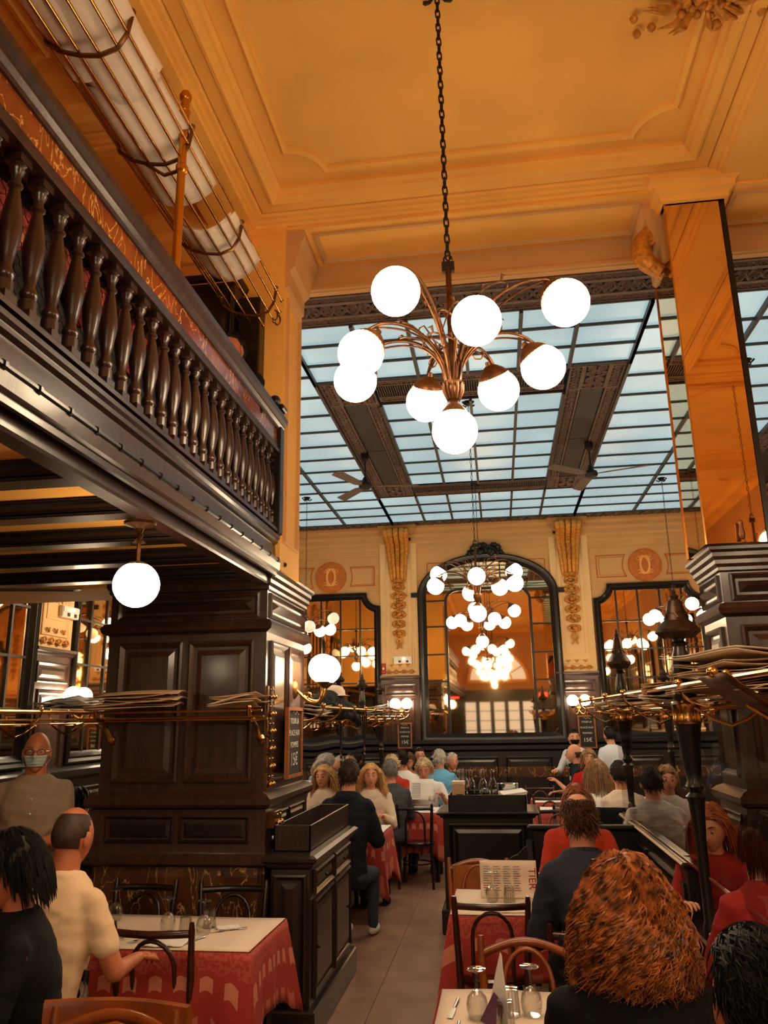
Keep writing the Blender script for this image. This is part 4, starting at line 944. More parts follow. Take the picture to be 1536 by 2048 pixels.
# near table setting
wineglass('upturned wine glass at the left of the near table, bottom of the picture', -.135, 3.22); wineglass('upturned wine glass at the right of the near table, beside the fork', .06, 3.27)
tumbler('fluted tumbler in front of the folded card on the near table', -.035, 3.12); tumbler('second fluted tumbler right behind the first on the near table', -.015, 3.26)
knife('knife left of the upturned glass on the near table', -.225, 3.30, -.1); fork('fork right of the upturned glass on the near table', .13, 3.28, .05); fork('fork at the bottom left of the near table', -.20, 3.06, 0)
t = thing('standing_menu_card', 'pointed white folded card standing between the glasses of the near table', 'card', (-.065, 3.16, .756), -.9)
obj('front_leaf', MB().prism([(-.06, 0), (.06, 0), (.045, .10), (.02, .17), (.01, .215), (0, .225), (-.02, .16)], lambda a, b, h: (a, h+b*.12, b), 0, .0015), 'paper_white', t); 
mat('card_purple', (92, 56, 84), .6); obj('back_leaf', MB().prism([(-.06, 0), (.06, 0), (.045, .08), (-.01, .10)], lambda a, b, h: (a, -h-.03+b*.3, b), 0, .0015), 'card_purple', t)
# right table setting: folded menu, napkins, glasses
t = thing('folded_menu', 'large pale menu sheet folded upright on the right table with dark red lettering', 'menu', (-.005, 5.22, .757), 0)
mb = MB(); mb.grid(lambda u, v: (-.165+.34*u, -.03+.05*math.sin(v*PI)*(1-v)+.05*v, .20*v-.01*math.sin(u*PI)*v), 12, 8); o = obj('front_sheet', mb, 'paper', t, 1.0); md = o.modifiers.new('s', 'SOLIDIFY'); md.thickness = .0015
mb = MB(); mb.grid(lambda u, v: (-.155+.33*u, .03+.05*(1-v), .20*v), 8, 4); o = obj('back_sheet', mb, 'paper', t, 1.0); md = o.modifiers.new('s', 'SOLIDIFY'); md.thickness = .0015
def text(parent, s, size, loc, rot, m='ink', ext=.0006, name='lettering', align='CENTER', sx=1):
    cu = bpy.data.curves.new('tmp', 'FONT'); cu.body = s; cu.size = size; cu.extrude = ext; cu.align_x = align; cu.align_y = 'CENTER'; cu.materials.append(MATS[m])
    tmp = bpy.data.objects.new('tmp', cu); COL.objects.link(tmp); me = bpy.data.meshes.new_from_object(tmp.evaluated_get(bpy.context.evaluated_depsgraph_get())); bpy.data.objects.remove(tmp)
    if not me.materials: me.materials.append(MATS[m])
    o = bpy.data.objects.new(name, me); COL.objects.link(o); o.parent = parent; o['kind'] = 'stuff'; o.location = loc; o.rotation_euler = rot; o.scale = (sx, 1, 1); return o
text(t, 'TIER', .062, (.145, -.020, .105), (PI/2-.15, PI/2, 0), 'ink_red')
mb = MB()
for c in range(4):
    for k in range(11): mb.box(-.145+.06*c, -.145+.06*c+.045-(k*7 % 3)*.008, -.001, .001, .04+.013*k, .043+.013*k)
o = obj('printed_lines', mb, 'ink', t, 0, loc=(0, -.034, 0)); o.rotation_euler = (-.12, 0, 0); o['kind'] = 'stuff'
wineglass('wine glass in front of the folded menu on the right table', -.10, 5.10, up=False); tumbler('tumbler in front of the folded menu on the right table', .0, 5.08)
t = thing('napkin_cone', 'white paper napkin folded to a standing cone beside the blue shirt', 'napkin', (.19, 5.02, .757))
mb = MB(); mb.lathe([(.075, 0), (.06, .03), (.03, .10), (.012, .13), (.016, .17), (.002, .172)], 9, c=(0, 0, 0)); obj('cone', mb, 'paper', t, .3)
napkin('printed napkin lying flat before the chair on the right table', .0, 4.90, .05, s=.10, m='paper', h=.004, seed=9)
# --- left service cabinet on the pillar side
t = thing('service_cabinet', 'dark mahogany service cabinet with two doors and two drawers beside the left pillar', 'cabinet', (-1.3, 5.7, 0))
def cb(nm, mb, m='ebony', sm=.35, par=None): return obj(nm, mb, m, par or t, sm, world=True)
mat('cab_wood', (40, 29, 26), .34, var=.3, vscale=6, stretch=(6, 6, .8), coat=.25)
cb('body', MB().box(-1.435, -1.19, 5.05, 6.37, .15, .93, b=.004), 'cab_wood'); cb('plinth', MB().box(-1.435, -1.15, 5.01, 6.41, 0, .17, b=.01), 'cab_wood')
mb = MB(); mb.sweep([(0, .93), (.02, .94), (.025, .96), (.05, .975), (.055, .995), (.03, 1.01), (0, 1.012)], [(-1.435, 5.05), (-1.19, 5.05), (-1.19, 6.37), (-1.435, 6.37)][::-1], FLAT, True); cb('top_moulding', mb, 'cab_wood')
cb('top', MB().box(-1.435, -1.19, 5.05, 6.37, .99, 1.02), 'cab_wood')
mc = lambda a, b, h: (-1.19+h, a, b)
for a0, a1 in ((5.13, 5.70), (5.74, 6.31)):
    for nm, b0, b1 in (('door', .20, .745), ('drawer', .765, .915)):
        p = wood_panel(t, mc, a0, a1, b0, b1, .004, 'cab_wood', s=.9, name=nm); p.location -= t.location
        obj('knob', MB().ball((-1.165, a0+.06 if nm == 'door' and a0 < 5.5 else (a1-.06 if nm == 'door' else (a0+a1)/2), (b0+b1)/2), .011, 8, 6), 'ebony', p, world=False)
p = wood_panel(t, lambda a, b, h: (a, 5.05-h, b), -1.42, -1.21, .2, .9, .003, 'cab_wood', name='end_panel'); p.location -= t.location
q = thing('cutlery_tray', 'open dark wooden tray box standing on the left service cabinet', 'tray', (-1.31, 5.72, 1.02))
for bx in ((-1.43, -1.195, 5.08, 5.095), (-1.43, -1.195, 6.335, 6.35), (-1.43, -1.418, 5.08, 6.35), (-1.207, -1.195, 5.08, 6.35)): obj('side', MB().box(*bx, 1.02, 1.175, b=.002), 'cab_wood', q, world=True)
obj('bottom', MB().box(-1.43, -1.195, 5.08, 6.35, 1.02, 1.03), 'cab_wood', q, world=True)
# bell pushes / coat knobs on the pillar corner
for r_, z in enumerate((1.98, 1.87, 1.76, 1.65, 1.54, 1.43, 1.20)):
    pl = obj('button_plate', MB().box(-1.512, -1.500 if z > 1.3 else -1.44, 5.13, 5.30, z-.05, z+.05, b=.002), 'brass_dark', pier_left)
    for y in (5.18, 5.25):
        x_ = -1.500 if z > 1.3 else -1.44
        obj('knob', MB().ball((x_+.012, y, z-.02), .017, 10, 7), 'brass', pl); obj('knob', MB().ball((x_+.004, y, z+.028), .007, 8, 5), 'brass', pl)
# --- centre station
t = thing('service_station', 'free-standing near-black service station in the middle of the aisle', 'cabinet', (-.155, 7.75, 0))
cb('body', MB().box(-.55, .24, 7.48, 8.05, .0, .95, b=.005), 'ebony'); cb('plinth', MB().box(-.585, .275, 7.45, 8.08, 0, .20, b=.01), 'ebony')
mb = MB(); mb.sweep([(0, .94), (.02, .95), (.03, .965), (.05, .975), (.06, .99), (.03, 1.0), (0, 1.0)], [(-.55, 7.48), (.24, 7.48), (.24, 8.05), (-.55, 8.05)][::-1], FLAT, True); cb('top_moulding', mb, 'ebony'); cb('top', MB().box(-.55, .24, 7.48, 8.05, .97, 1.0), 'ebony')
p = wood_panel(t, lambda a, b, h: (a, 7.48-h, b), -.50, .19, .26, .90, 0, 'ebony', name='front_panel'); p.location -= t.location
q = thing('station_tray', 'low dark box of glassware on top of the centre station', 'tray', (-.155, 7.75, 1.0))
for bx in ((-.50, .195, 7.50, 7.515), (-.50, .195, 8.01, 8.025), (-.50, -.488, 7.5, 8.025), (.183, .195, 7.5, 8.025)): obj('side', MB().box(*bx, 1.0, 1.135, b=.002), 'ebony', q, world=True)
CAR_B = MB().lathe([(.001, 0), (.040, 0), (.044, .01), (.044, .10), (.036, .15), (.018, .19), (.016, .24), (.024, .265), (.026, .27), (.023, .268), (.013, .24), (.015, .19), (.033, .148), (.041, .10), (.041, .012), (.001, .01)], 20).mesh('carafe_body', 'crystal', .9)
for k, (x, y) in enumerate(((-.44, 7.86), (-.36, 7.93), (-.30, 7.84), (-.19, 7.88), (-.10, 7.86), (-.40, 7.95))):
    c = thing('water_carafe', 'clear glass carafe on the centre station, '+['leftmost in the front row beside the beige box', 'second from left, standing at the back', 'third from left in the front row', 'second from the right', 'rightmost beside the metal tub', 'at the very back left, half hidden'][k], 'carafe', (x, y, 1.06), 0, 'carafes on the centre station'); inst('flask', CAR_B, c)
    obj('stand_block', MB().box(-.04, .04, -.04, .04, -.06, 0), 'ebony', c)
wineglass('wine glass standing in the box on the centre station', -.36, 7.66, 1.0, True); wineglass('second wine glass in the station box near the paper stack', -.07, 7.66, 1.0, True)
t = thing('paper_dispenser', 'beige box dispenser at the left end of the centre station', 'dispenser', (-.41, 7.60, 1.0)); obj('case', MB().box(-.055, .055, -.05, .05, 0, .22, b=.006), 'paper_kraft', t); obj('lid', MB().box(-.058, .058, -.053, .053, .22, .25, b=.004), 'paper', t); obj('slot', MB().box(-.02, .045, -.053, -.049, .03, .14), 'ink', t)
t = thing('oil_cruet', 'small round glass cruet with dark stopper in front of the carafes', 'cruet', (-.17, 7.62, 1.0)); obj('flask', MB().lathe([(.001, .12), (.05, .12), (.055, .15), (.03, .18), (.01, .19), (.01, .2), (.001, .2)], 16), 'crystal', t); obj('foot', MB().lathe([(.04, 0), (.045, .12)], 14), 'ebony', t); obj('stopper', MB().lathe([(.012, .2), (.012, .225), (.004, .235)], 10), 'ebony', t)
t = thing('paper_pile', 'tilted pile of white paper sheets on the right of the centre station', 'paper', (.07, 7.72, 1.05))
for k in range(5): o = obj('sheet', MB().box(-.12, .11, -.12, .12, 0, .012, b=.003), 'paper_white' if k > 1 else 'paper_kraft', t, loc=(.004*k, .003*k, .03+.014*k)); o.rotation_euler = (.05, -.10, .05*k)
obj('holder', MB().box(-.12, .11, -.1, .1, -.05, .03, b=.004), 'ebony', t)
t = thing('cutlery_tub', 'open metal tub with a thin wire handle behind the centre station', 'tub', (.04, 7.93, 1.0)); obj('wall', MB().lathe([(.085, 0), (.10, .19), (.103, .20), (.096, .19), (.082, .01), (.001, .01)], 20), 'steel', t); obj('handle', MB().tube([(.1*math.cos(a), 0, .19+.09*math.sin(a)) for a in [PI*k/12 for k in range(13)]], .005, 6), 'iron', t)
# --- right settle (bench) with curved end and long partitions
t = thing('settle_bench', 'dark wooden settle back with curved armrest behind the woman in red', 'bench', (.6, 6.6, 0))
cb('back', MB().box(.20, 1.0, 6.58, 6.63, .0, .96, b=.01), 'ebony'); cb('top_rail', MB().box(.165, 1.0, 6.555, 6.655, .96, .995, b=.012), 'ebony'); cb('seat', MB().box(.20, 1.0, 6.2, 6.58, .40, .45, b=.01), 'ebony')
sc = [(6.6, .0), (6.6, .88), (6.52, .90), (6.44, .82), (6.36, .73), (6.26, .70), (6.16, .74), (6.10, .71), (6.12, .62), (6.2, .45), (6.18, 0)]
cb('arm_panel', MB().prism(sc, lambda a, b, h: (h, a, b), .15, .19), 'ebony')
t2_ = thing('settle_bench', 'low dark settle end with curved arm at the left edge of the right booth', 'bench', (-.02, 6.45, 0)); t = t2_
cb('arm_panel', MB().prism([(-.05, 0), (-.05, .66), (-.02, .745), (.03, .80), (.08, .82), (.12, .86), (.15, .88), (.15, 0)], lambda a, b, h: (a, b*0+6.35+h, b), 0, .035), 'ebony'); cb('seat', MB().box(-.05, .15, 6.2, 6.5, .40, .44), 'ebony')
def partition(label, x, y0, y1, top, loc, rail='brass', w_=.03):
    global t
    t = thing('booth_partition', label, 'partition', loc)
    cb('board', MB().box(x-w_, x+w_, y0, y1, 0, top-.03, b=.004), 'ebony'); cb('cap_rail', MB().box(x-w_-.03, x+w_+.03, y0-.02, y1+.02, top-.03, top, b=.012), 'mahogany_dark')
    n = int((y1-y0)/.9)
    for s in (-1, 1):
        for k in range(n):
            a = y0+(y1-y0)*k/n; p = wood_panel(t, lambda a_, b_, h: (x+s*(w_+h), a_, b_), a+.06, a+(y1-y0)/n-.06, .2, top-.12, 0, 'ebony'); p.location -= t.location
    return t
partition('low dark partition with cap rail under the right-hand luggage rack', 1.02, 4.95, 7.35, 1.0, (1.02, 6.1, 0))
partition('lower stretch of dark partition at the foot of the nearest right post', 1.0, 3.0, 4.9, .72, (1.0, 4.0, 0))
partition('low dark partition between the left booths beyond the pillar', -1.72, 6.5, 13.0, 1.05, (-1.72, 9.7, 0))
# --- turned posts with bell finials, racks and clear screens
def post(label, x, y, z0, s=1.0, bell=.115, ztop=2.47):
    t = thing('rack_post', label, 'post', (x, y, z0)); Z0 = z0
    def L(prof): return [(r*s, z-Z0) for r, z in prof]
    obj('shaft', MB().lathe(L([(.035, Z0), (.035, Z0+.06), (.026, Z0+.08), (.028, 1.18), (.040, 1.36), (.050, 1.39), (.032, 1.41), (.048, 1.44), (.034, 1.47), (.042, 1.52), (.066, 1.76)]), 20), 'ebony', t, .7)
    obj('collar', MB().lathe(L([(.070, 1.755), (.074, 1.77), (.070, 1.79), (.072, 1.84), (.078, 1.855), (.06, 1.87), (.001, 1.87)]), 20), 'brass', t, .5)
    obj('baluster', MB().lathe(L([(.05, 1.865), (.062, 1.89), (.066, 1.92), (.05, 1.95), (.058, 1.965), (.045, 1.98), (.055, 2.02), (.052, 2.08), (.034, 2.14), (.030, 2.16), (.048, 2.175), (.03, 2.19), (.034, 2.21)]), 20), 'mahogany_dark', t, .7)
    b = bell; k = (ztop-2.2)/.27
    H = lambda z: 2.2+(z-2.2)*k-Z0
    obj('bell_finial', MB().lathe([(.035*s, H(2.2)), (.07*s, H(2.205)), (b*s, H(2.235)), (b*1.02*s, H(2.25)), (b*.93*s, H(2.262)), (b*.72*s, H(2.29)), (b*.6*s, H(2.30)), (b*.42*s, H(2.36)), (b*.34*s, H(2.40)), (b*.30*s, H(2.41)), (b*.18*s, H(2.42)), (b*.22*s, H(2.435)), (b*.10*s, H(2.45)), (b*.12*s, H(2.46)), (.001, H(2.475))], 24), 'bronze_dark', t, .5)
    mb = MB()
    for q in range(20): a = 2*PI*q/20; mb.tube([(b*.86*s*math.cos(a), b*.86*s*math.sin(a), H(2.262)), (b*1.0*s*math.cos(a), b*1.0*s*math.sin(a), H(2.24)), (.07*s*math.cos(a), .07*s*math.sin(a), H(2.208))], .007*s, 4)
    for q in range(6):
        a = 2*PI*q/6; c, s_ = math.cos(a), math.sin(a); mb.tube([((b*.55-.03*u)*s*c-s_*.03*math.cos(u*5), (b*.55-.03*u)*s*s_+c*.03*math.cos(u*5), H(2.31+.05*u)+.012*math.sin(u*5)) for u in [j/8 for j in range(9)]], .006*s, 4)
    obj('bell_ornament', mb, 'bronze_dark', t, .8, kind='stuff')
    return t
mat('bronze_dark', (66, 48, 36), .42, metal=.75, var=.3, vscale=25)
post('turned dark post with large bell finial nearest at right, beside the mirrored pillar', .985, 4.5, .72)
post('second turned post with bell finial farther along the right rack', 1.07, 7.3, 1.0, .95, .105, 2.55)
post('small bell-topped post seen between the two large right posts', 1.95, 9.9, 0.0, .8, .09, 2.36)
post('bell-topped post nearest the pillar on the left rack', -1.72, 8.56, 1.05, .8, .085, 2.40); post('middle bell-topped post of the left rack', -1.72, 10.1, 1.05, .8, .085, 2.38); post('farthest bell-topped post of the left rack near the wall lamp', -1.72, 11.7, 1.05, .8, .08, 2.36)
def rack(label, x, y0, y1, zc, hw=.26, step=.75, ang=0.0):
    t = thing('luggage_rack', label, 'rack', (x, (y0+y1)/2, zc), ang); L = (y1-y0)/2
    sec = [(-hw, .11), (-hw*.72, .045), (-hw*.28, .01), (hw*.28, .01), (hw*.72, .045), (hw, .11)]
    for i, (a, b) in enumerate(sec): obj('rail', MB().tube([(a, -L, b), (a, L, b)], .013 if i in (0, 5) else .008, 8), 'brass', t)
    n = max(2, int(2*L/step))
    for k in range(n+1):
        y = -L+.02+(2*L-.04)*k/n
        p = [(hw*1.03*math.sin(u*PI/2), y, -.005+.125*abs(u)**2.2) for u in [j/8-1 for j in range(17)]]
        mb = MB().tube(p, .013, 6, ry=.6)
        for s in (-1, 1): mb.ball((s*hw*1.02, y, .128), .02, 8, 6); mb.tube([(0, y, -.09), (s*.08, y, -.06), (s*.17, y, .0)], .008, 5)
        obj('bracket', mb, 'brass', t)
    return t
rack('polished brass luggage rack loaded with folded papers above the right booths', 1.13, 1.9, 8.3, 1.835, .23, .8, .03)
rack('brass luggage rack above the left booths, under the black coat', -1.70, 6.6, 13.1, 1.80, .24, .7)
rack('brass luggage rack on the far right aisle', 2.3, 6.6, 12.6, 1.80, .22, .9)
rack('brass rack with white cloths along the left wall', -3.9, 5.3, 8.6, 1.80, .2, .8)
def screen(label, x, y0, y1, z0, z1):
    t = thing('clear_screen', label, 'screen', (x, (y0+y1)/2, z0)); h = (y1-y0)/2
    mb = MB(); mb.grid(lambda u, v: (.003*math.sin(u*5+v*2)+.003*math.sin(v*5), -h+2*h*u, (z1-z0)*v), 14, 10); obj('sheet', mb, 'plexiglass', t, 1.5)
    obj('edge_strip', MB().box(-.004, .004, -h, h, -.008, .004), 'steel', t); return t
screen('clear plastic screen hanging between the two right posts', .985, 4.62, 7.22, 1.02, 1.80); screen('clear plastic screen nearest us on the right partition', .985, 3.2, 4.40, 1.02, 1.80)
screen('clear plastic screen on the left booth partition behind the man in the hooded jacket', -1.69, 6.7, 8.5, 1.06, 1.74); screen('clear plastic screen farther back on the left booth partition', -1.69, 8.62, 10.0, 1.06, 1.74)
# --- wall shelf of brass on the pillar front
t = thing('wall_rack', 'brass hat rack on scrolled brackets across the front of the dark pillar', 'rack', (-2.0, 4.98, 1.84))
for y, z in ((4.80, 1.87), (4.84, 1.835), (4.92, 1.82), (5.0, 1.82)): cb('rail', MB().tube([(-2.66, y, z), (-1.44, y, z)], .008, 8), 'brass')
for x in (-2.52, -1.52):
    mb = MB(); mb.tube([(x, 5.06, 1.82), (x, 4.9, 1.815), (x, 4.80, 1.84), (x, 4.79, 1.885)], .012, 7); mb.tube(bez((x, 5.06, 1.68), (x, 4.98, 1.70), (x, 5.0, 1.79), (x, 4.86, 1.81), 10), [.02-.001*k for k in range(11)], 7); mb.ball((x, 5.05, 1.70), .026, 8, 6); mb.ball((x, 4.79, 1.89), .016, 8, 6); cb('bracket', mb, 'brass')
# --- other tables and chairs
G2 = [('under the couple behind the pillar', -1.60, -1.17, 7.85, 8.6), ('of the lady reading the menu', -1.24, -.72, 9.66, 10.3), ('of the couple with grey hair', -1.1, -.5, 11.98, 12.4), ('in the right part, before the pair in white', .36, .98, 9.6, 10.25), ('of the bald man in the dark T-shirt', .36, 1.0, 10.8, 11.35), ('nearest behind the settle on the right', .36, .95, 8.05, 8.55),
      ('behind the clear screen on the right', 1.2, 1.9, 5.95, 6.5), ('in the far right corner', 1.4, 2.2, 10.9, 11.5), ('of the women in red behind the screen', 1.18, 1.8, 4.35, 4.75), ('left of the partition by the woman in pink', -2.5, -1.95, 8.2, 8.8), ('in the left aisle behind the pillar', -3.6, -2.9, 6.4, 7.1)]
for i, (d, a, b, c, e) in enumerate(G2): table(d, a, b, c, e, over=.42 if i < 6 else .3, seed=20+i)
k = 0
for d, x, y, rz, kd in (('black bentwood chair', -.98, 11.4, 0, 'black'), ('dark chair', .55, 10.6, 0, 'dark'), ('black chair', .72, 9.40, 0, 'black'), ('dark chair', .5, 11.55, PI, 'dark'), ('reddish bentwood chair', .85, 7.95, 0, 'dark'), ('black chair', 1.0, 9.2, 0, 'black'), ('dark chair', .55, 8.75, PI, 'dark')):
    k += 1
    chair(d+' '+['behind the lady with the menu', 'at the table of the bald man', 'under the woman with long fair hair', 'beyond the table of the bald man', 'just behind the settle', 'under the dark-haired man in white', 'on the far side of the nearest right table'][k-1], x, y, rz, kd)
for x, y, l in ((.50, 8.3, 'nearest behind the settle'), (.62, 9.9, 'before the pair in white')):
    for j in range(2): tumbler('ribbed tumbler, %s one, on the right table %s' % (('left', 'right')[j], l), x+.11*j, y)
for j in range(2): t = thing('steel_shaker', 'tall metal shaker, %s of two on the right table near the long fair hair' % ('left', 'right')[j], 'shaker', (.86+.07*j, 9.75, .7535)); obj('can', MB().lathe([(.03, 0), (.032, .12), (.033, .14), (.026, .15), (.001, .152)], 16), 'steel', t); obj('lid', MB().lathe([(.028, .15), (.02, .165), (.001, .168)], 14), 'plastic_white', t)
wineglass('wine glass on the table of the couple behind the pillar', -1.5, 8.1, up=True); wineglass('second wine glass on the table of the couple behind the pillar', -1.4, 8.25, up=True); wineglass('wine glass behind the clear screen beside the woman in red', 1.3, 4.5, up=True); wineglass('wine glass on the table of the lady with the menu', -.85, 9.85, up=True)
c = thing('water_carafe', 'water carafe on the table of the women in red', 'carafe', (1.24, 4.62, .7535)); inst('flask', CAR_B, c)
# ================================================================ PEOPLE
mat('skin', (206, 142, 112), .5, var=.06, vscale=6); mat('skin_tan', (182, 108, 72), .5, var=.08, vscale=6); mat('skin_pink', (216, 150, 126), .5, var=.06, vscale=6)
mat('lips', (150, 70, 62), .5); mat('eye_white', (176, 158, 146), .35); mat('eye_dark', (28, 20, 18), .2)
def fab(n, c, bump=.5, c2=None, bs=9): return mat(n, c, .85, bump=bump, bscale=bs, rgb2=c2, vscale=14, spec=.25)
for n, c in dict(tee_white=(226, 196, 160), tee_white2=(222, 220, 220), shirt_tan=(140, 118, 98), navy=(18, 24, 34), black_knit=(14, 14, 16), blue_dark=(38, 42, 54), cream_knit=(216, 196, 178), blue_light=(100, 168, 208), red_top=(168, 22, 24), red_wool=(134, 32, 30), rust_red=(176, 56, 36), grey_coat=(66, 68, 72), grey_pale=(176, 170, 164), pink=(196, 124, 130), white_shirt=(208, 214, 222), grey_blue=(112, 124, 138), jeans=(52, 60, 74), black_cloth=(20, 20, 22), khaki=(120, 104, 84), shoe_dark=(26, 22, 20), shoe_white=(214, 208, 200), mask_blue=(178, 192, 188), mask_black=(16, 16, 18), hair_black=(14, 11, 11), hair_dark=(40, 26, 20), hair_brown=(78, 46, 28), hair_grey=(120, 116, 112), hair_silver=(196, 188, 178), hair_blond=(206, 160, 98), hair_fair=(150, 112, 78), hair_white_blond=(214, 190, 150), hair_shaved=(58, 40, 32)).items():
    if n.startswith('hair'): mat(n, c, .55, var=.35, vscale=25, spec=.3 if 'black' in n or 'dark' in n else .45)
    else: fab(n, c)
mat('hair_copper', (186, 108, 48), .42, var=.55, vscale=38, rgb2=(66, 32, 16)); mat('hair_auburn', (150, 80, 42), .42, var=.4, vscale=18); mat('stripes', (200, 196, 190), .8)
def capsule(mb, p0, r0, p1, r1, n=10, fl=1.0):
    p0, p1 = Vector(p0), Vector(p1); d = p1-p0
    if d.length < 1e-5: return
    d.normalize(); pts = []; rr = []
    for k in range(4): a = PI/2*(k/4)+.12; pts.append(p0-d*r0*math.cos(a)); rr.append(r0*math.sin(a))
    pts += [p0, p1]; rr += [r0, r1]
    for k in range(4): a = PI/2*(1-(k+1)/4)+.12*(1 if k == 3 else 1); pts.append(p1+d*r1*math.cos(a)); rr.append(r1*math.sin(a))
    mb.tube(pts, rr, n, ry=fl)
def chainc(mb, pts, rr, n=10):
    for i in range(len(pts)-1): capsule(mb, pts[i], rr[i], pts[i+1], rr[i+1], n)
def rings(mb, R, n=18):
    vs = []; fs = []
    for (c, rx, ry, ax, ay) in R:
        for k in range(n):
            a = 2*PI*k/n; ca, sa = math.cos(a), math.sin(a); ca = math.copysign(abs(ca)**.85, ca); sa = math.copysign(abs(sa)**.85, sa)
            vs.append(Vector(c)+ax*(rx*ca)+ay*(ry*sa))
    m = len(R)
    for i in range(m-1):
        for k in range(n): fs.append((i*n+k, i*n+(k+1) % n, (i+1)*n+(k+1) % n, (i+1)*n+k))
    fs.append(tuple(range(n-1, -1, -1))); fs.append(tuple(range((m-1)*n, m*n))); mb.add(vs, fs)
def fuse(mb, voxel, iters=4, name='mesh', m=None, wr=0.0, seed=0):
    me0 = mb.mesh('tmp', None, 0, recalc=True); o = bpy.data.objects.new('tmp', me0); COL.objects.link(o)
    r = o.modifiers.new('r', 'REMESH'); r.mode = 'VOXEL'; r.voxel_size = voxel; r.use_smooth_shade = True
    s = o.modifiers.new('s', 'SMOOTH'); s.factor = .6; s.iterations = iters
    dg = bpy.context.evaluated_depsgraph_get(); me = bpy.data.meshes.new_from_object(o.evaluated_get(dg)); me.name = name
    bpy.data.objects.remove(o); bpy.data.meshes.remove(me0)
    me.materials.clear()
    if m: me.materials.append(MATS[m])
    if wr > 0:    # soft drapery folds as real relief
        from mathutils import noise as NZ
        co = [0.0]*(3*len(me.vertices)); me.vertices.foreach_get('co', co); nr = [0.0]*(3*len(me.vertices)); me.vertices.foreach_get('normal', nr)
        for i in range(0, len(co), 3):
            p = Vector((co[i]*5+seed, co[i+1]*5, co[i+2]*11)); d = NZ.noise(p)+.5*NZ.noise(p*2.3); d = -abs(d)+.25
            for j in range(3): co[i+j] += nr[i+j]*d*wr
        me.vertices.foreach_set('co', co); me.update()
    me.polygons.foreach_set('use_smooth', [True]*len(me.polygons)); return me
def hairdir(u, v): return Vector((math.cos(v)*math.sin(u), math.cos(v)*math.cos(u), math.sin(v)))   # u 0 = front
def head_pt(d, off=0.0, fem=False):
    sx, sy, sz = d
    x = .074*sx; y = (.096 if sy < 0 else .090)*sy; z = .116*sz
    if sz < 0:
        q = (-sz)**1.4; x *= 1-.30*q; y *= 1-(.12 if sy > 0 else .42)*q; y += .022*q
    else: y -= .006*sz
    if sy > 0 and not off:
        g = lambda cx, cz, s1, s2: math.exp(-((sx-cx)/s1)**2-((sz-cz)/s2)**2)
        k = .026*g(0, -.20, .16, .17)+.012*g(0, -.02, .10, .22)-.009*(g(.40, .03, .20, .12)+g(-.40, .03, .20, .12))+.006*(g(.35, .22, .35, .08)+g(-.35, .22, .35, .08))+.008*g(0, -.50, .26, .09)+.008*g(0, -.85, .3, .2)-.004*g(0, -.66, .3, .07)
        y += k
    v = Vector((x, y, z))
    return v+Vector((sx, sy, sz*.9))*off
def smooth01(a, b, x): t = max(0, min(1, (x-a)/(b-a))); return t*t*(3-2*t)
def hair_mask(d, style):
    sx, sy, sz = d
    front = .50+.22*max(0, sy) if sy > .25 else (-.02+(.52*(sy+.15)/.4 if sy > -.15 else 0) if sy > -.35 else -.42)
    if style in ('long', 'curly', 'bob'): front -= .10
    m = smooth01(front-.06, front+.06, sz)
    if style == 'crown': m *= 1-smooth01(.70, .88, sz+(.16*max(0, sy)))
    if style == 'fringe': m *= 1-smooth01(.12, .25, sz)
    return m
def make_head(det=1):
    pass
def grid_sphere(fn, nu, nv):
    vs = [fn(Vector((0, 0, -1)))]; fs = []
    for i in range(1, nv):
        v = -PI/2+PI*i/nv
        for k in range(nu): vs.append(fn(hairdir(2*PI*k/nu, v)))
    vs.append(fn(Vector((0, 0, 1)))); L = len(vs)-1
    for k in range(nu): fs.append((0, 1+(k+1) % nu, 1+k)); fs.append((L, L-nu+k, L-nu+(k+1) % nu))
    for i in range(nv-2):
        for k in range(nu): a = 1+i*nu; fs.append((a+k, a+(k+1) % nu, a+nu+(k+1) % nu, a+nu+k))
    return vs, fs
def hand(mb, wrist, fwd, palm_n, side, curl=.5, s=1.0):
    """palm and five separate tapering fingers; fwd points along the hand, palm_n out of the palm, side +1 when the thumb lies along fwd x palm_n"""
    f = Vector(fwd).normalized(); n = Vector(palm_n); n = (n-f*n.dot(f)).normalized(); t = f.cross(n)*side; w_ = Vector(wrist)
    M = Matrix((t, f, n)).transposed().to_4x4(); M.translation = w_+f*.045*s
    mb.ball((0, 0, 0), .047*s, 12, 8, (.86, 1.05, .34), M)
    for i, (o, L) in enumerate(((.030, .070), (.010, .078), (-.010, .073), (-.029, .058))):
        p = w_+f*.082*s+t*o*s; d = (f+t*(o*2.0)).normalized(); pts = [p]; a = 0
        for j, l in enumerate((.42, .33, .25)):
            a += curl*(.45, .75, .6)[j]; q = (d*math.cos(a)+n*math.sin(a)); pts.append(pts[-1]+q*L*l*s)
        mb.tube(pts, [.0092*s, .0088*s, .0078*s, .0055*s], 7)
    p = w_+f*.022*s+t*.030*s; d = (f*.75+t*.75+n*.25).normalized(); q = (f*.95+t*.2+n*.35).normalized()
    mb.tube([p-t*.012*s, p+d*.028*s, p+d*.030*s+q*.026*s, p+d*.030*s+q*.046*s], [.013*s, .0115*s, .0095*s, .006*s], 7)
def ik(S, T, a, b, pole):
    S, T = Vector(S), Vector(T); d = T-S; L = min(d.length, (a+b)*.995); u = d.normalized(); T = S+u*L
    x = (a*a-b*b+L*L)/(2*L); h = math.sqrt(max(0, a*a-x*x)); p = Vector(pole); p = (p-u*p.dot(u)).normalized()
    return S+u*x+p*h, T
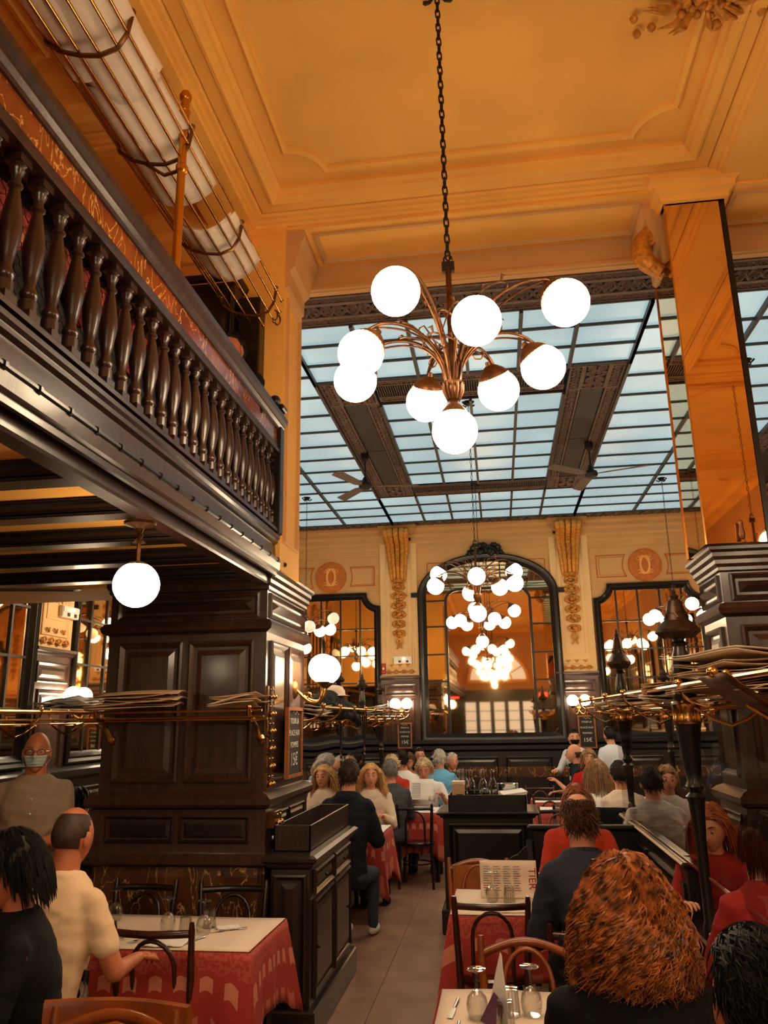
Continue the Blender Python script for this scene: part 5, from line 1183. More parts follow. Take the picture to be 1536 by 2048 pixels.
def person(label, hx, hy, rz, hc=1.24, stand=False, lean=.10, hyaw=0, hpitch=0, hair=('short', 'hair_dark'), top='navy', sleeve=1.0, legs='jeans', rt=None, lt=None, skin='skin', w=1.0, vox=.014, curl=.6, face=True, extras=None, z=0, hn=120, shoes='shoe_dark', group=None, loose=0.0, female=False, rs=None, hs=0.0, zc=None):
    hz = .55 if not stand else .93
    D = .50*((hc-.150-hz)/.50)/math.cos(lean)    # torso length hip joint -> neck base
    f = D/.50
    Rl = Matrix.Rotation(-lean, 3, 'X')
    def sp(t, y=0): # t 0..1 up the spine with a slight rounding of the back
        p = Rl @ Vector((hs*max(0, t)**2, y+(-.025*math.sin(PI*t)), D*t)); return Vector((0, 0, hz))+p
    N = sp(1.0); HC = N+Vector((0, .035+.10*math.sin(lean)*.5, .150))
    cR, sR = math.cos(rz), math.sin(rz); rx, ry = hx-(cR*HC.x-sR*HC.y), hy-(sR*HC.x+cR*HC.y)
    t = thing('person', label, 'person', (rx, ry, z), rz, group)
    ax = Vector((1, 0, 0)); ay = Rl @ Vector((0, 1, 0)); wm = w
    def torso(mb, o, lo=-.14, hi=.99):
        prof = [(-.16, .150, .115), (-.05, .168, .125), (.10, .160, .120), (.28, .150, .112), (.50, .165, .120), (.70, .180, .122), (.82, .172, .110), (.90, .150, .096), (.96, .122, .084), (1.00, .092, .074), (1.035, .076, .068)]
        mb_r = [(sp(q)+Vector((0, 0, 0)), (a*(1 if not female else (.92 if q > .15 else 1.02)))*wm+o, b*wm+o, ax, ay) for q, a, b in prof if lo <= q <= hi+.001]
        rings(mb, mb_r)
    SH = [sp(.835)+Vector((s*.166*wm, 0, 0)) for s in (-1, 1)]
    tg = [rt, lt]   # right hand is +x when facing +y
    hands = []; armpts = []
    for i, s in enumerate((1, -1)):
        S_ = SH[1] if s > 0 else SH[0]
        T_ = Vector(tg[i]) if tg[i] else (Vector((s*.14, .36, .80)) if not stand else Vector((s*.25, .10, .80)))
        E_, T_ = ik(S_, T_, .285, .255, (s*.55, -.35, -1)); armpts.append((S_, E_, T_)); hands.append((T_, (T_-E_).normalized(), s))
    # body
    mb = MB(); torso(mb, -.014, -.16, 1.0); capsule(mb, sp(.93), (.066 if not female else .056)*max(.92, w), HC+Vector((0, -.022, -.04)), .060 if not female else .050)
    for S_, E_, T_ in armpts: chainc(mb, [S_, E_, T_], [.052*w, .041*w, .027], 9)
    me = fuse(mb, vox, 3, 'body', skin)
    Rh = (Matrix.Rotation(hyaw, 3, 'Z') @ Matrix.Rotation(-hpitch, 3, 'X')) @ Matrix.Scale(1.06, 3)
    hm = MB(); far = vox > .017
    vs, fs = grid_sphere(lambda d: HC+Rh @ (head_pt(d)), 20 if far else 36, 14 if far else 26); hm.add(vs, fs)
    for s in (-1, 1): M = Matrix.Translation(HC) @ Rh.to_4x4() @ Matrix.Translation((s*.074, -.004, -.008)) @ Matrix.Rotation(s*-.35, 4, 'Z'); hm.ball((0, 0, 0), .030, 10, 8, (.28, .62, 1.05), M)
    for (T_, fw, s) in hands:
        if tg[0 if s > 0 else 1] is not None or not far:
            hand(hm, T_, (fw+Vector((0, .1, -.1))), (0, 0, -1) if abs(fw.z) < .8 else (-s, 0, 0), s*-1 if abs(fw.z) < .8 else s, curl)
    bm = bmesh.new(); bm.from_mesh(me); tmp = hm.mesh('t', None, 0); bm.from_mesh(tmp); bpy.data.meshes.remove(tmp); bm.to_mesh(me); bm.free()
    me.polygons.foreach_set('use_smooth', [True]*len(me.polygons)); obj('body', me, None, t)
    HM = Matrix.Translation(HC) @ Rh.to_4x4()
    # clothes
    mb = MB(); torso(mb, .008+loose*.6, -.16, 1.07)
    for S_, E_, T_ in armpts:
        S2 = S_+Vector((0, 0, .004))
        if sleeve >= .99: chainc(mb, [S2, E_, E_+(T_-E_)*.90], [.058*w+loose*.5, .053*w+loose, .040+loose*.6], 10)
        elif sleeve > .55: chainc(mb, [S2, E_, E_+(T_-E_)*.25], [.058*w+loose*.5, .054*w+loose, .050+loose], 10)
        elif sleeve > 0: chainc(mb, [S2, S2+(E_-S2)*.62], [.060*w+loose, .058*w+loose], 10)
        else: capsule(mb, S2, .058*w, S2+(E_-S2)*.1, .05)
        capsule(mb, sp(.70), .10*w, S2, .056*w+loose*.5); capsule(mb, sp(.985), .052, S2, .046*w+loose*.5)
    obj('top', fuse(mb, vox, 4, 'top', top, .012 if not far else .008, hx*7), None, t)
    mb = MB()
    for s in (-1, 1):
        H = Vector((s*.09, .0, hz-.01)); 
        if stand: K = Vector((s*.10, .02, .50)); A = Vector((s*.11, 0, .09))
        else: K = Vector((s*.13, .42, .50)); A = Vector((s*.12, .40+.03*s, .09))
        chainc(mb, [H, K, A], [.095*w, .062, .045], 10)
    capsule(mb, (-.07, -.02, hz), .11*w, (.07, -.02, hz), .11*w)
    obj('trousers', fuse(mb, max(vox, .02), 3, 'trousers', legs, .006), None, t)
    for s in (-1, 1):
        y0 = 0 if stand else .40+.03*s; obj('shoe', MB().ball((s*.115, y0+.06, .042), .05, 12, 8, (.85, 2.5, .84)), shoes, t, 1.2)
    # hair
    st, hmte = hair[0], hair[1]; r = random.Random(int(abs(hx*1000)+abs(hy*777)))
    if st not in ('none', 'bald'):
        mb = MB(); th = dict(short=.013, crown=.005, fringe=.006, long=.016, bob=.022, curly=.018, wavy=.013, crop=.006).get(st, .012)
        base = 'long' if st in ('long', 'bob', 'curly', 'wavy') else ('short' if st == 'crop' else st)
        ms = lambda d: hair_mask(d, base)
        vs, fs = grid_sphere(lambda d: HM @ head_pt(d, -.007+(th+.007)*ms(d)+.004*math.sin(d.x*23+d.y*17)*ms(d)*(th > .01)), 24 if far else 40, 16 if far else 28); mb.add(vs, fs)
        L = dict(short=.035, crown=.008, fringe=.012, long=.34, bob=.11, curly=.30, wavy=.26, crop=.012).get(st, .04)
        if len(hair) > 2: L = hair[2]
        n_ = hn
        k = 0
        while k < n_:
            u, v = r.uniform(0, 2*PI), math.asin(r.uniform(-.5, 1)); d = hairdir(u, v)
            if ms(d) < .6: continue
            k += 1; ns = 6 if L < .1 else 14
            p = Vector(head_pt(d, th*.7)); pts = [p.copy()]; a1, a2, fq = r.uniform(0, 6), r.uniform(0, 6), r.uniform(.8, 1.3)
            gvec = Vector((d.x*.6+(.35 if d.x >= 0 else -.35)*(1 if d.z > .5 else 0), d.y*.5-(.25 if L > .1 else .0), -1.0)) if L > .06 else Vector((r.uniform(-.5, .5), -.5+r.uniform(-.5, .3), -.6+r.uniform(-.4, .6)))
            if L > .06 and d.y > .2 and d.z > .3: gvec = Vector((.8 if d.x > 0 else -.8, -.5, -.3))
            LL = L*r.uniform(.75, 1.08)*(1 if L < .1 else max(.45, (1.0+(v-.2)*.35)))
            for j in range(1, ns+1):
                p = pts[-1]+gvec.normalized()*(LL/ns)
                if L > .06: gvec = gvec*.80+Vector((0, -.02, -1))*.30
                q = Vector((p.x/.080, (p.y+.005)/.104, p.z/.124)); 
                if p.z > -.11:
                    lim = 1.0+th*7; 
                    if q.length < lim: q = q.normalized()*lim; p = Vector((q.x*.080, q.y*.104-.005, q.z*.124))
                if zc is not None and p.z < zc+.02*math.sin(a1*3): break
                pts.append(p)
            if len(pts) < 3: continue
            ns = len(pts)-1
            if st in ('curly', 'wavy'):
                amp = .014 if st == 'curly' else .008; fr = (24 if L > .15 else 60)*fq if st == 'curly' else 15*fq; PTS = []
                for j in range(ns*2+1):
                    tt = j/(ns*2)*ns; i0 = min(ns-1, int(tt)); p = pts[i0].lerp(pts[i0+1], tt-i0); fall = min(1, tt/4)
                    sp_ = (1.0+(.14 if L > .15 else .1)*min(1, tt/ns*1.6)) if st == 'curly' else 1.0
                    PTS.append(Vector((p.x*sp_, p.y*sp_, p.z))+Vector((math.sin(a1+tt/ns*LL*fr*3), math.cos(a1+tt/ns*LL*fr*3+.6), .4*math.sin(a2+tt*2)))*amp*fall)
                pts = PTS
            rad = (.0030 if st == 'curly' else .0040) if L > .06 else .0026
            if far: rad *= 1.5
            if rs: rad *= rs
            m_ = len(pts); mb.tube([HM @ q for q in pts], [rad*(1-.75*(j/(m_-1))**2) for j in range(m_)], 3, caps=False)
        obj('hair', mb, hmte, t, 1.2, recalc=False)
    # face details
    if face:
        mb = MB(); me_ = MB()
        for s in (-1, 1): mb.ball((s*.030, .0740, .006), .0115 if not far else .011, 10, 7, M=HM); me_.ball((s*.030, .0835, .006), .0055, 8, 6, (1, .6, 1), M=HM); me_.tube([HM @ Vector((s*(.014+.034*q), .094-.018*q*q*1.4, .030+.006*math.sin(q*PI))) for q in (0, .33, .66, 1)], [.0022, .0032, .0028, .0012], 5)
        obj('eyeballs', mb, 'eye_white', t, 1.2, recalc=False); obj('irises_and_brows', me_, 'eye_dark' if 'grey' not in hmte and 'silver' not in hmte else 'hair_grey', t, 1.2, recalc=False)
        obj('mouth', MB().ball((0, .0905, -.059), .020, 12, 6, (1.05, .30, .26), M=HM), 'lips', t, 1.2)
    return t, HM, HC, sp
def mask(P, m, big=False):
    t, HM = P[0], P[1]; mb = MB()
    def fn(u, v):
        a = (u-.5)*1.9; d = Vector((math.sin(a), math.cos(a), -.12-.80*v)); d.normalize(); q = head_pt(d, 0); ridge = .010*math.exp(-((a)/.35)**2)*(1-v)
        pl = .0018*math.sin(v*22)
        return HM @ (q+Vector((d.x, d.y, 0))*(.010+ridge+pl)+Vector((0, .006, 0)))
    mb.grid(fn, 16, 14); o = obj('face_mask', mb, m, t, 1.2); md = o.modifiers.new('s', 'SOLIDIFY'); md.thickness = .002
    mb = MB()
    for s in (-1, 1): mb.tube([HM @ Vector(p) for p in ((s*.066, .045, -.025), (s*.078, .01, -.0), (s*.078, -.012, .012))], .0012, 4); mb.tube([HM @ Vector(p) for p in ((s*.058, .05, -.075), (s*.072, .01, -.05), (s*.078, -.012, -.03))], .0012, 4)
    obj('ear_loops', mb, 'paper_white', t, 1)
def glasses(P, m='eye_dark'):
    t, HM = P[0], P[1]; mb = MB()
    for s in (-1, 1):
        mb.tube([HM @ Vector((s*.032+.024*math.cos(a), .101-.006*abs(s*.032+.024*math.cos(a))/.03, .004+.017*math.sin(a))) for a in [2*PI*k/14 for k in range(14)]], .0018, 5, closed=True)
        mb.tube([HM @ Vector(p) for p in ((s*.056, .093, .008), (s*.076, .05, .010), (s*.080, -.01, .004))], .0016, 4)
    mb.tube([HM @ Vector(p) for p in ((-.009, .105, .008), (0, .107, .011), (.009, .105, .008))], .0018, 5); obj('spectacles', mb, m, t, 1)
def collar(P, m, r=.062):
    t, HM, HC, sp = P; c = sp(.975); mb = MB()
    for s in (-1, 1): mb.tube([c+Vector((s*(r+.012)*math.sin(a), -(r+.012)*math.cos(a)*.95+.004, .022+.018*math.cos(a))) for a in [PI*k/8 for k in range(9)]], [.014]*9, 6, ry=1.3)
    obj('collar', mb, m, t, 1)
# -- foreground
P = person('woman seen from behind with a big mass of curly copper hair and black top', .312, 2.42, 0, hc=1.295, lean=.14, hyaw=.25, hair=('curly', 'hair_copper', .27), top='black_knit', legs='black_cloth', vox=.012, hn=2100, w=1.12, hs=-.05, zc=-.155, female=True, rt=(.16, .34, .85), lt=(-.12, .34, .85), loose=.006)
P = person('balding man seen from behind in a dark blue shirt at the menu table', .365, 4.28, 0, hc=1.30, lean=.22, hyaw=.12, hpitch=.1, hair=('crown', 'hair_brown', .05), top='blue_dark', legs='black_cloth', vox=.013, hn=500, w=1.04, hs=-.07, rt=(.2, .40, .82), lt=(-.18, .36, .82), loose=.010, skin='skin'); collar(P, 'blue_dark')
P = person('man with cropped hair seen from behind in a cream-white T-shirt at the left table', -1.90, 3.50, -.18, hc=1.32, lean=.12, hpitch=.15, hair=('crown', 'hair_shaved'), top='tee_white', sleeve=.5, legs='jeans', vox=.012, hn=0, w=1.02, rt=(.22, .34, .80), lt=(-.16, .36, .80), skin='skin_tan')
P = person('woman with black hair and black pearl-buttoned cardigan at the left edge', -1.79, 2.87, PI/2+.45, hc=1.29, lean=.06, hpitch=.15, hair=('bob', 'hair_black'), top='black_knit', legs='black_cloth', vox=.012, hn=500, w=1.0, female=True, skin='skin_tan', rt=(.12, .30, .80), lt=(-.16, .33, .80), zc=-.135)
mb = MB()
for k in range(7): mb.ball((.165+.012*math.sin(k), .02+.10, 1.02-.075*k), .006, 8, 6)
obj('pearl_buttons', mb, 'paper_white', P[0], 1, kind='stuff')
obj('red_camisole', MB().ball((0, .075, .93), .10, 16, 12, (1.2, .75, 1.9)), 'red_top', P[0], 1.2)
obj('necklace', MB().tube([(.07*math.cos(a), .09+.03*math.sin(a), 1.12+.09*math.sin(a) if math.sin(a) < 0 else 1.12) for a in [-PI*k/10 for k in range(11)]], .0015, 4), 'brass', P[0], 1)
P = person('standing bald waiter in a face mask, spectacles and tan button shirt', -2.93, 4.86, PI+.45, hc=1.635, stand=True, lean=.03, hair=('fringe', 'hair_grey'), top='shirt_tan', sleeve=.7, legs='black_cloth', vox=.012, hn=0, w=1.05, rt=(.20, .12, .98), lt=(-.04, .28, 1.12), skin='skin_tan', curl=1.0, loose=.012)
mask(P, 'mask_blue'); glasses(P); collar(P, 'shirt_tan')
mb = MB()
for k in range(6): mb.ball((0, .137+.006*math.sin(k), 1.36-.085*k), .006, 8, 6)
obj('shirt_buttons', mb, 'paper_white', P[0], 1, kind='stuff')
P = person('dark-haired man at the bottom right corner seen from behind', .455, 1.74, .25, hc=1.27, lean=.1, hair=('short', 'hair_black', .05), top='black_knit', vox=.013, hn=900, skin='skin_tan', face=False)
# -- right side behind the screens
P = person('woman facing us in a red cardigan behind the clear screen', 1.17, 5.05, PI-.35, hc=1.17, lean=.12, hpitch=.25, hyaw=-.2, hair=('long', 'hair_auburn', .3), top='red_wool', vox=.014, hn=300, female=True)
P = person('person in a red sweater with dark bobbed hair seen from behind the clear screen', 1.13, 3.95, .1, hc=1.23, lean=.12, hair=('bob', 'hair_dark'), top='red_wool', vox=.014, hn=350, w=1.08, face=False, loose=.01)
P = person('auburn-haired woman in a rust-red sweater facing the man in the blue shirt', .50, 5.92, PI, hc=1.215, lean=.08, hair=('long', 'hair_auburn', .2), top='rust_red', vox=.015, hn=250, female=True, w=1.08)
P = person('man in a pale striped shirt seen from behind the clear screen', 1.19, 7.0, .1, hc=1.27, lean=.16, hair=('short', 'hair_dark', .04), top='grey_pale', legs='khaki', vox=.015, hn=250, w=1.08, face=False)
P = person('woman in a striped top beyond the clear screen', 1.55, 8.2, PI, hc=1.2, hair=('bob', 'hair_fair'), top='grey_pale', vox=.02, hn=120)
P = person('woman with long straight fair hair and white top seen from behind', .98, 8.95, .1, hc=1.23, lean=.1, hair=('long', 'hair_fair', .36), top='tee_white2', vox=.016, hn=350, female=True, face=False)
P = person('dark-haired man in a cream sweater with his jacket over the chair', 1.13, 8.35, .15, hc=1.24, lean=.1, hair=('short', 'hair_dark', .04), top='cream_knit', vox=.016, hn=250, face=False)
tj = thing('jacket', 'dark navy jacket hung over the chair back beside the second right post', 'jacket', (1.0, 8.08, .55)); mb = MB(); rings(mb, [(Vector((0, 0, q)), .17-.02*abs(q-.2), .04, Vector((1, 0, 0)), Vector((0, 1, 0))) for q in (-.12, 0, .1, .2, .3, .38, .42)]); obj('cloth', fuse(mb, .015, 3, 'cloth', 'navy', .012), None, tj)
P = person('bald man in a dark T-shirt in profile at the far right table', .985, 11.6, PI/2-.2, hc=1.31, lean=.08, hair=('fringe', 'hair_shaved'), top='navy', sleeve=.5, vox=.018, hn=60, rt=(.1, .35, .80), lt=(-.1, .33, .95))
P = person('woman in a bright red top half hidden behind the long fair hair', 1.15, 11.3, PI, hc=1.25, lean=.1, hair=('wavy', 'hair_fair', .18), top='red_top', vox=.018, hn=160, female=True)
P = person('waiter in white shirt, black waistcoat and black mask leaning by the back wall', 1.07, 12.4, PI-.5, hc=1.49, stand=True, lean=.25, hyaw=.6, hair=('short', 'hair_black', .03), top='white_shirt', vox=.018, hn=120, legs='black_cloth', rt=(.22, .35, 1.05), lt=(-.16, .38, 1.02))
mask(P, 'mask_black'); t_, HM, HC, sp = P
mb = MB()
prof = [(-.10, .172, .132), (.1, .166, .13), (.3, .158, .124), (.5, .17, .13), (.70, .150, .134), (.84, .118, .126), (.93, .09, .10)]; rings(mb, [(sp(q), a, b, Vector((1, 0, 0)), Matrix.Rotation(-.25, 3, 'X') @ Vector((0, 1, 0))) for q, a, b in prof]); obj('waistcoat', fuse(mb, .018, 2, 'waistcoat', 'black_cloth'), None, t_)
P = person('second waiter in a white shirt turned away near the far right wall', 1.62, 12.7, .4, hc=1.52, stand=True, lean=.1, hair=('short', 'hair_black', .03), top='white_shirt', vox=.02, hn=80, legs='black_cloth')
# -- left row beyond the pillar
P = person('man with short grey-brown hair in a dark hooded jacket seen from behind', -1.33, 7.12, -.1, hc=1.335, lean=.14, hair=('short', 'hair_grey2' if 0 else 'hair_shaved', .03), top='navy', vox=.014, hn=600, w=1.04, face=False, loose=.014, legs='jeans', shoes='shoe_white')
mb = MB(); c = P[3](.93); mb.ball((0, c.y-.075, c.z-.005), .10, 14, 10, (1.15, .55, .72)); 
for s in (-1, 1): capsule(mb, (s*.06, c.y-.05, c.z+.03), .04, (s*.075, c.y+.03, c.z+.02), .03)
obj('hood', fuse(mb, .014, 4, 'hood', 'navy', .01), None, P[0])
P = person('young woman with long wavy blond hair and cream cardigan facing the hooded man', -1.43, 8.92, PI+.25, hc=1.21, lean=.08, hyaw=-.1, hair=('wavy', 'hair_blond', .42), top='cream_knit', vox=.014, hn=500, female=True, w=1.08, rt=(.1, .33, .82), lt=(-.1, .33, .82))
P = person('grey-haired man in a dark grey coat behind the blond woman', -1.30, 9.52, .3, hc=1.22, lean=.15, hair=('short', 'hair_grey', .04), top='grey_coat', vox=.016, hn=250, face=False)
P = person('older woman with short white-blond hair looking down at her plate', -1.42, 10.55, PI-.2, hc=1.235, lean=.15, hpitch=.35, hair=('short', 'hair_white_blond', .06), top='rust_red', vox=.016, hn=260, female=True, sleeve=.5)
P = person('young dark-haired man in a white printed T-shirt seen from behind', -1.36, 11.2, .5, hc=1.26, lean=.08, hair=('short', 'hair_dark', .06), top='tee_white2', sleeve=.5, vox=.018, hn=220, hyaw=-.4)
P = person('girl with long dark brown hair looking down', -1.40, 12.35, PI, hc=1.185, lean=.15, hpitch=.35, hair=('long', 'hair_brown', .35), top='skin_tan', vox=.018, hn=200, female=True)
P = person('dark-haired man with spectacles by the back wall', -1.27, 12.75, PI+.2, hc=1.245, hair=('short', 'hair_dark', .03), top='grey_coat', vox=.018, hn=120); glasses(P)
P = person('lady with curly grey-blond hair reading a menu, in a white off-shoulder top', -1.01, 10.68, PI, hc=1.175, lean=.16, hpitch=.40, hair=('curly', 'hair_white_blond', .07), top='tee_white2', sleeve=.6, vox=.014, hn=420, female=True, w=1.12, rt=(.17, .36, .93), lt=(-.24, .30, .86), rs=1.3)
mn = thing('held_menu', 'white printed menu sheet held by the lady with curly hair', 'menu', (-1.01, 10.24, .84), 0)
mb = MB(); mb.grid(lambda u, v: (-.15+.30*u, .05*v+.012*math.sin(u*PI*2), .24*v), 10, 4); o = obj('sheet', mb, 'paper_white', mn, 1); md = o.modifiers.new('s', 'SOLIDIFY'); md.thickness = .001
mb = MB()
for k in range(9):
    for c in range(2): mb.box(-.12+.135*c, -.01+.13*c, -.004, -.003, .03+.02*k, .034+.02*k)
o = obj('printed_lines', mb, 'ink', mn, 0); o.rotation_euler = (-.2, 0, 0); o['kind'] = 'stuff'
P = person('grey-haired person in a light blue shirt seen from behind', -.87, 11.62, -.15, hc=1.25, lean=.14, hair=('short', 'hair_silver', .06), top='blue_light', vox=.016, hn=260, w=1.1, face=False)
P = person('grey-haired person leaning towards the light blue shirt', -.765, 12.85, PI+.4, hc=1.15, lean=.18, hair=('short', 'hair_silver', .06), top='grey_coat', vox=.018, hn=200)
P = person('man in a grey-blue shirt behind the left clear screen', -2.02, 9.1, -.6, hc=1.36, lean=.1, hair=('fringe', 'hair_grey'), top='grey_blue', vox=.018, hn=60, skin='skin_tan')
P = person('fair-haired woman in a pink sleeve just past the chalkboard pillar', -1.97, 7.75, -.9, hc=1.20, lean=.12, hair=('long', 'hair_fair', .25), top='pink', vox=.016, hn=250, female=True)
P = person('person in a white shirt with black waistcoat behind the left clear screen', -2.1, 8.6, PI, hc=1.2, hair=('short', 'hair_black', .03), top='black_cloth', vox=.02, hn=80)
P = person('dark-haired guest in navy sitting in the left aisle beyond the waiter', -3.22, 5.95, -.3, hc=1.2, hair=('bob', 'hair_black'), top='navy', vox=.02, hn=100, face=False)
P = person('guest on the upper gallery looking out over the handrail', -1.69, 4.74, PI/2+1.2, hc=1.245, lean=.1, hpitch=.1, hair=('short', 'hair_black', .05), top='black_knit', vox=.014, hn=250, z=3.02, skin='skin_tan'); collar(P, 'tee_white2', .058)
# ================================================================ SMALL THINGS
def sheet(parent, w_, l, bend=.02, m='paper_kraft', loc=(0, 0, 0), rot=(0, 0, 0), seed=0, name='sheet', th=.003, fold=True):
    r = random.Random(seed); a, b = r.uniform(0, 6), r.uniform(0, 6)
    def fn(u, v, up=0): return ((u-.5)*w_, (v-.5)*l, bend*(.6*math.sin(u*3.1+a)*math.sin(v*2.6+b)+.4*math.cos(v*5+a))+up*(.012+.03*u))
    mb = MB(); mb.grid(lambda u, v: fn(u, v), 8, 8)
    if fold: mb.grid(lambda u, v: fn(u, v, 1), 8, 8)
    o = obj(name, mb, m, parent, 1.0, loc=loc); o.rotation_euler = rot; md = o.modifiers.new('s', 'SOLIDIFY'); md.thickness = th; return o
# papers on the right rack
def pile(label, loc, n, w_, l, m='paper_kraft', rz=0, seed=0, tilt=.1, gap=.016):
    t = thing('folded_papers', label, 'papers', loc, rz); r = random.Random(seed)
    for k in range(n): sheet(t, w_*r.uniform(.85, 1.1), l*r.uniform(.8, 1.1), .022, m if r.random() > .2 else 'paper', (r.uniform(-.03, .03), r.uniform(-.05, .05), .02+gap*k), (r.uniform(-.06, .06), r.uniform(-tilt, tilt), r.uniform(-.3, .3)), seed*10+k)
    return t
pile('thick pile of folded kraft papers on the right rack beside the mirrored pillar', (1.22, 4.15, 1.885), 6, .46, .66, rz=.35, seed=1, tilt=.16, gap=.030)
pile('folded kraft papers in the middle of the right rack', (1.12, 5.3, 1.875), 4, .36, .70, rz=-.1, seed=2)
pile('folded papers at the far end of the right rack', (1.07, 6.6, 1.875), 3, .34, .66, m='paper', rz=.1, seed=3)
pile('loose pale papers at the very end of the right rack', (1.04, 7.7, 1.87), 2, .34, .5, m='paper', seed=4)
pile('wide paper sheets hanging low in the nearest part of the right rack', (1.22, 2.95, 1.87), 3, .42, .9, rz=.05, seed=5, tilt=.1)
pile('pile of kraft papers at the left end of the brass rack on the pillar', (-2.28, 4.88, 1.885), 5, .52, .20, rz=.03, seed=6, tilt=.05, gap=.014)
pile('folded papers at the right end of the brass rack on the pillar', (-1.62, 4.88, 1.885), 3, .32, .2, rz=-.03, seed=7, tilt=.04, gap=.012)
pile('crumpled white cloths on the rack by the left wall', (-3.85, 6.9, 1.93), 4, .26, .8, m='paper_white', seed=8, tilt=.2)
pile('white papers at the near end of the left booth rack', (-1.72, 7.1, 1.86), 2, .3, .5, m='paper_white', seed=9)
pile('white papers at the far end of the left booth rack', (-1.66, 10.6, 1.87), 4, .34, .9, m='paper_white', seed=12)
# bronze strap added to stand in for a reflection in the rack's brass
t = thing('rack_reflection', 'added stand-in for the copper-coloured cradle under the nearest end of the right rack', 'reflection', (1.15, 3.45, 1.795))
mb = MB(); mb.grid(lambda u, v: (-.28+.56*u, -.28+.46*v+.25*(u-.5)**2, .17*abs(2*u-1)**1.8-.01), 14, 3); o = obj('strap', mb, 'bronze', t, 1.0); md = o.modifiers.new('s', 'SOLIDIFY'); md.thickness = .006
mb = MB(); [mb.ball((s*.276, 0, .175), .024, 10, 8) for s in (-1, 1)]; obj('finials', mb, 'brass', t, 1, kind='stuff')
# coat, hat and bag on the left rack
t = thing('black_coat', 'rumpled black coat thrown over the left luggage rack', 'coat', (-1.66, 7.9, 1.83)); mb = MB()
for p0, r0, p1, r1 in (((-.05, -.62, .08), .09, (-.02, -.1, .13), .14), ((-.02, -.1, .13), .14, (.02, .5, .08), .10), ((.10, -.45, .07), .07, (.16, .2, .04), .06), ((.0, .1, .12), .10, (.1, .7, .06), .07), ((.12, .2, .06), .06, (.20, .55, -.05), .035)): capsule(mb, p0, r0, p1, r1)
obj('cloth', fuse(mb, .014, 3, 'cloth', 'black_cloth', .03), None, t)
mb = MB()
for k in range(6): mb.tube(bez((.12+.02*k, .4+.08*k, .06), (.22, .42+.08*k, .02), (.20, .46+.09*k, -.08), (.16+.01*k, .5+.08*k, -.10), 8), .008, 5)
obj('straps', mb, 'black_cloth', t, 1, kind='stuff')
t = thing('straw_hat', 'pale beige hat lying on the black coat on the left rack', 'hat', (-1.64, 7.95, 2.04), .3); obj('crown', MB().lathe([(.17, 0), (.115, .01), (.11, .05), (.085, .09), (.04, .105), (.001, .105)], 22), 'paper', t, 1)
# chalkboards
def board(label, mp, ac, bc, w_, h_, loc, rot, lines, size):
    t = thing('chalkboard', label, 'chalkboard', loc, 0)
    R = Euler(rot).to_matrix()
    def L(name, mb, m): mb.v = [tuple(R @ Vector(p)) for p in mb.v]; return obj(name, mb, m, t, .3)
    L('slate', MB().box(-w_/2+.01, w_/2-.01, .0, .012, -h_/2+.01, h_/2-.01), 'slate')
    mb = MB(); mb.sweep([(0, -.012), (.022, -.012), (.022, .016), (0, .016)], rect(-w_/2, w_/2, -h_/2, h_/2), lambda a, b, h: (a, h, b), True); L('frame', mb, 'oak')
    for i, (s_, k) in enumerate(lines):
        o = text(t, s_, size*k, tuple(R @ Vector((0, -.002, h_*(.30-.17*i)-(.02 if k > 1.3 else 0)))), (0, 0, 0), 'chalk', .0004, 'chalk_writing'); o.rotation_euler = (R @ Euler((PI/2, 0, 0)).to_matrix()).to_euler()
    mb = MB(); mb.tube([R @ Vector((-.05+.1*q/10*w_*4, -.003, h_*.42+.012*math.sin(q*1.2))) for q in range(11)], .0022, 4); obj('chalk_flourish', mb, 'chalk', t)
    return t
LN = [('TOUR LA', 1), ('PLACE AUX', 1), ('POMMES', 1), ('15€', 2.2)]
board('chalkboard with the price 15€ hung on the aisle side of the dark pillar', None, 0, 0, .40, .47, (-1.44, 5.60, 1.66), (0, 0, PI/2), LN, .055)
board('small chalkboard reading 15€ left of the arched back mirror', None, 0, 0, .24, .42, (-1.60, W-.15, 1.54), (0, 0, 0), LN, .034)
board('small chalkboard reading 15€ right of the arched back mirror above the waiter', None, 0, 0, .28, .52, (1.40, W-.15, 1.56), (0, 0, 0), LN, .040)
# exit lights, alarm
def exitlight(label, loc, rz):
    t = thing('exit_light', label, 'sign', loc, rz); obj('case', MB().box(-.16, .16, -.05, 0, -.06, .06, b=.008), 'plastic_white', t); obj('diffuser', MB().box(-.15, .15, -.056, -.05, .0, .05), 'plastic_white', t)
    obj('bulb', MB().ball((0.02, -.055, .02), .018, 10, 8), 'globe', t, 1); mb = MB(); mb.box(-.07, -.03, -.058, -.05, -.045, -.01); mb.box(.06, .10, -.058, -.05, -.045, -.01); obj('pictograms', mb, 'ink', t, kind='stuff')
exitlight('white emergency exit light on the cream pilaster left of the arched mirror', (-1.62, W-.035, 2.80), 0); exitlight('white emergency exit light on the left wall pilaster above the wall lamp', (-4.365, 7.55, 2.92), PI/2)
t = thing('fire_alarm', 'small red alarm box beside the exit light on the back wall', 'alarm', (-1.96, W-.03, 2.66)); obj('case', MB().box(-.035, .035, -.04, 0, -.09, .09, b=.006), 'sign_red', t); obj('button', MB().lathe([(.02, 0), (.02, .01), (.001, .012)], 12, M=Matrix.Translation((0, -.04, 0)) @ Matrix.Rotation(PI/2, 4, 'X')), 'paper', t)
for k, x in enumerate((-1.9, 1.9)):
    t = thing('red_sign', 'red lit sign high on the entrance wall, %s one of two, seen in the mirrors' % ('left', 'right')[k], 'sign', (x, -7.86, 2.75)); obj('panel', MB().box(-.17, .17, -.01, .02, -.08, .08, b=.005), 'neon_red', t)
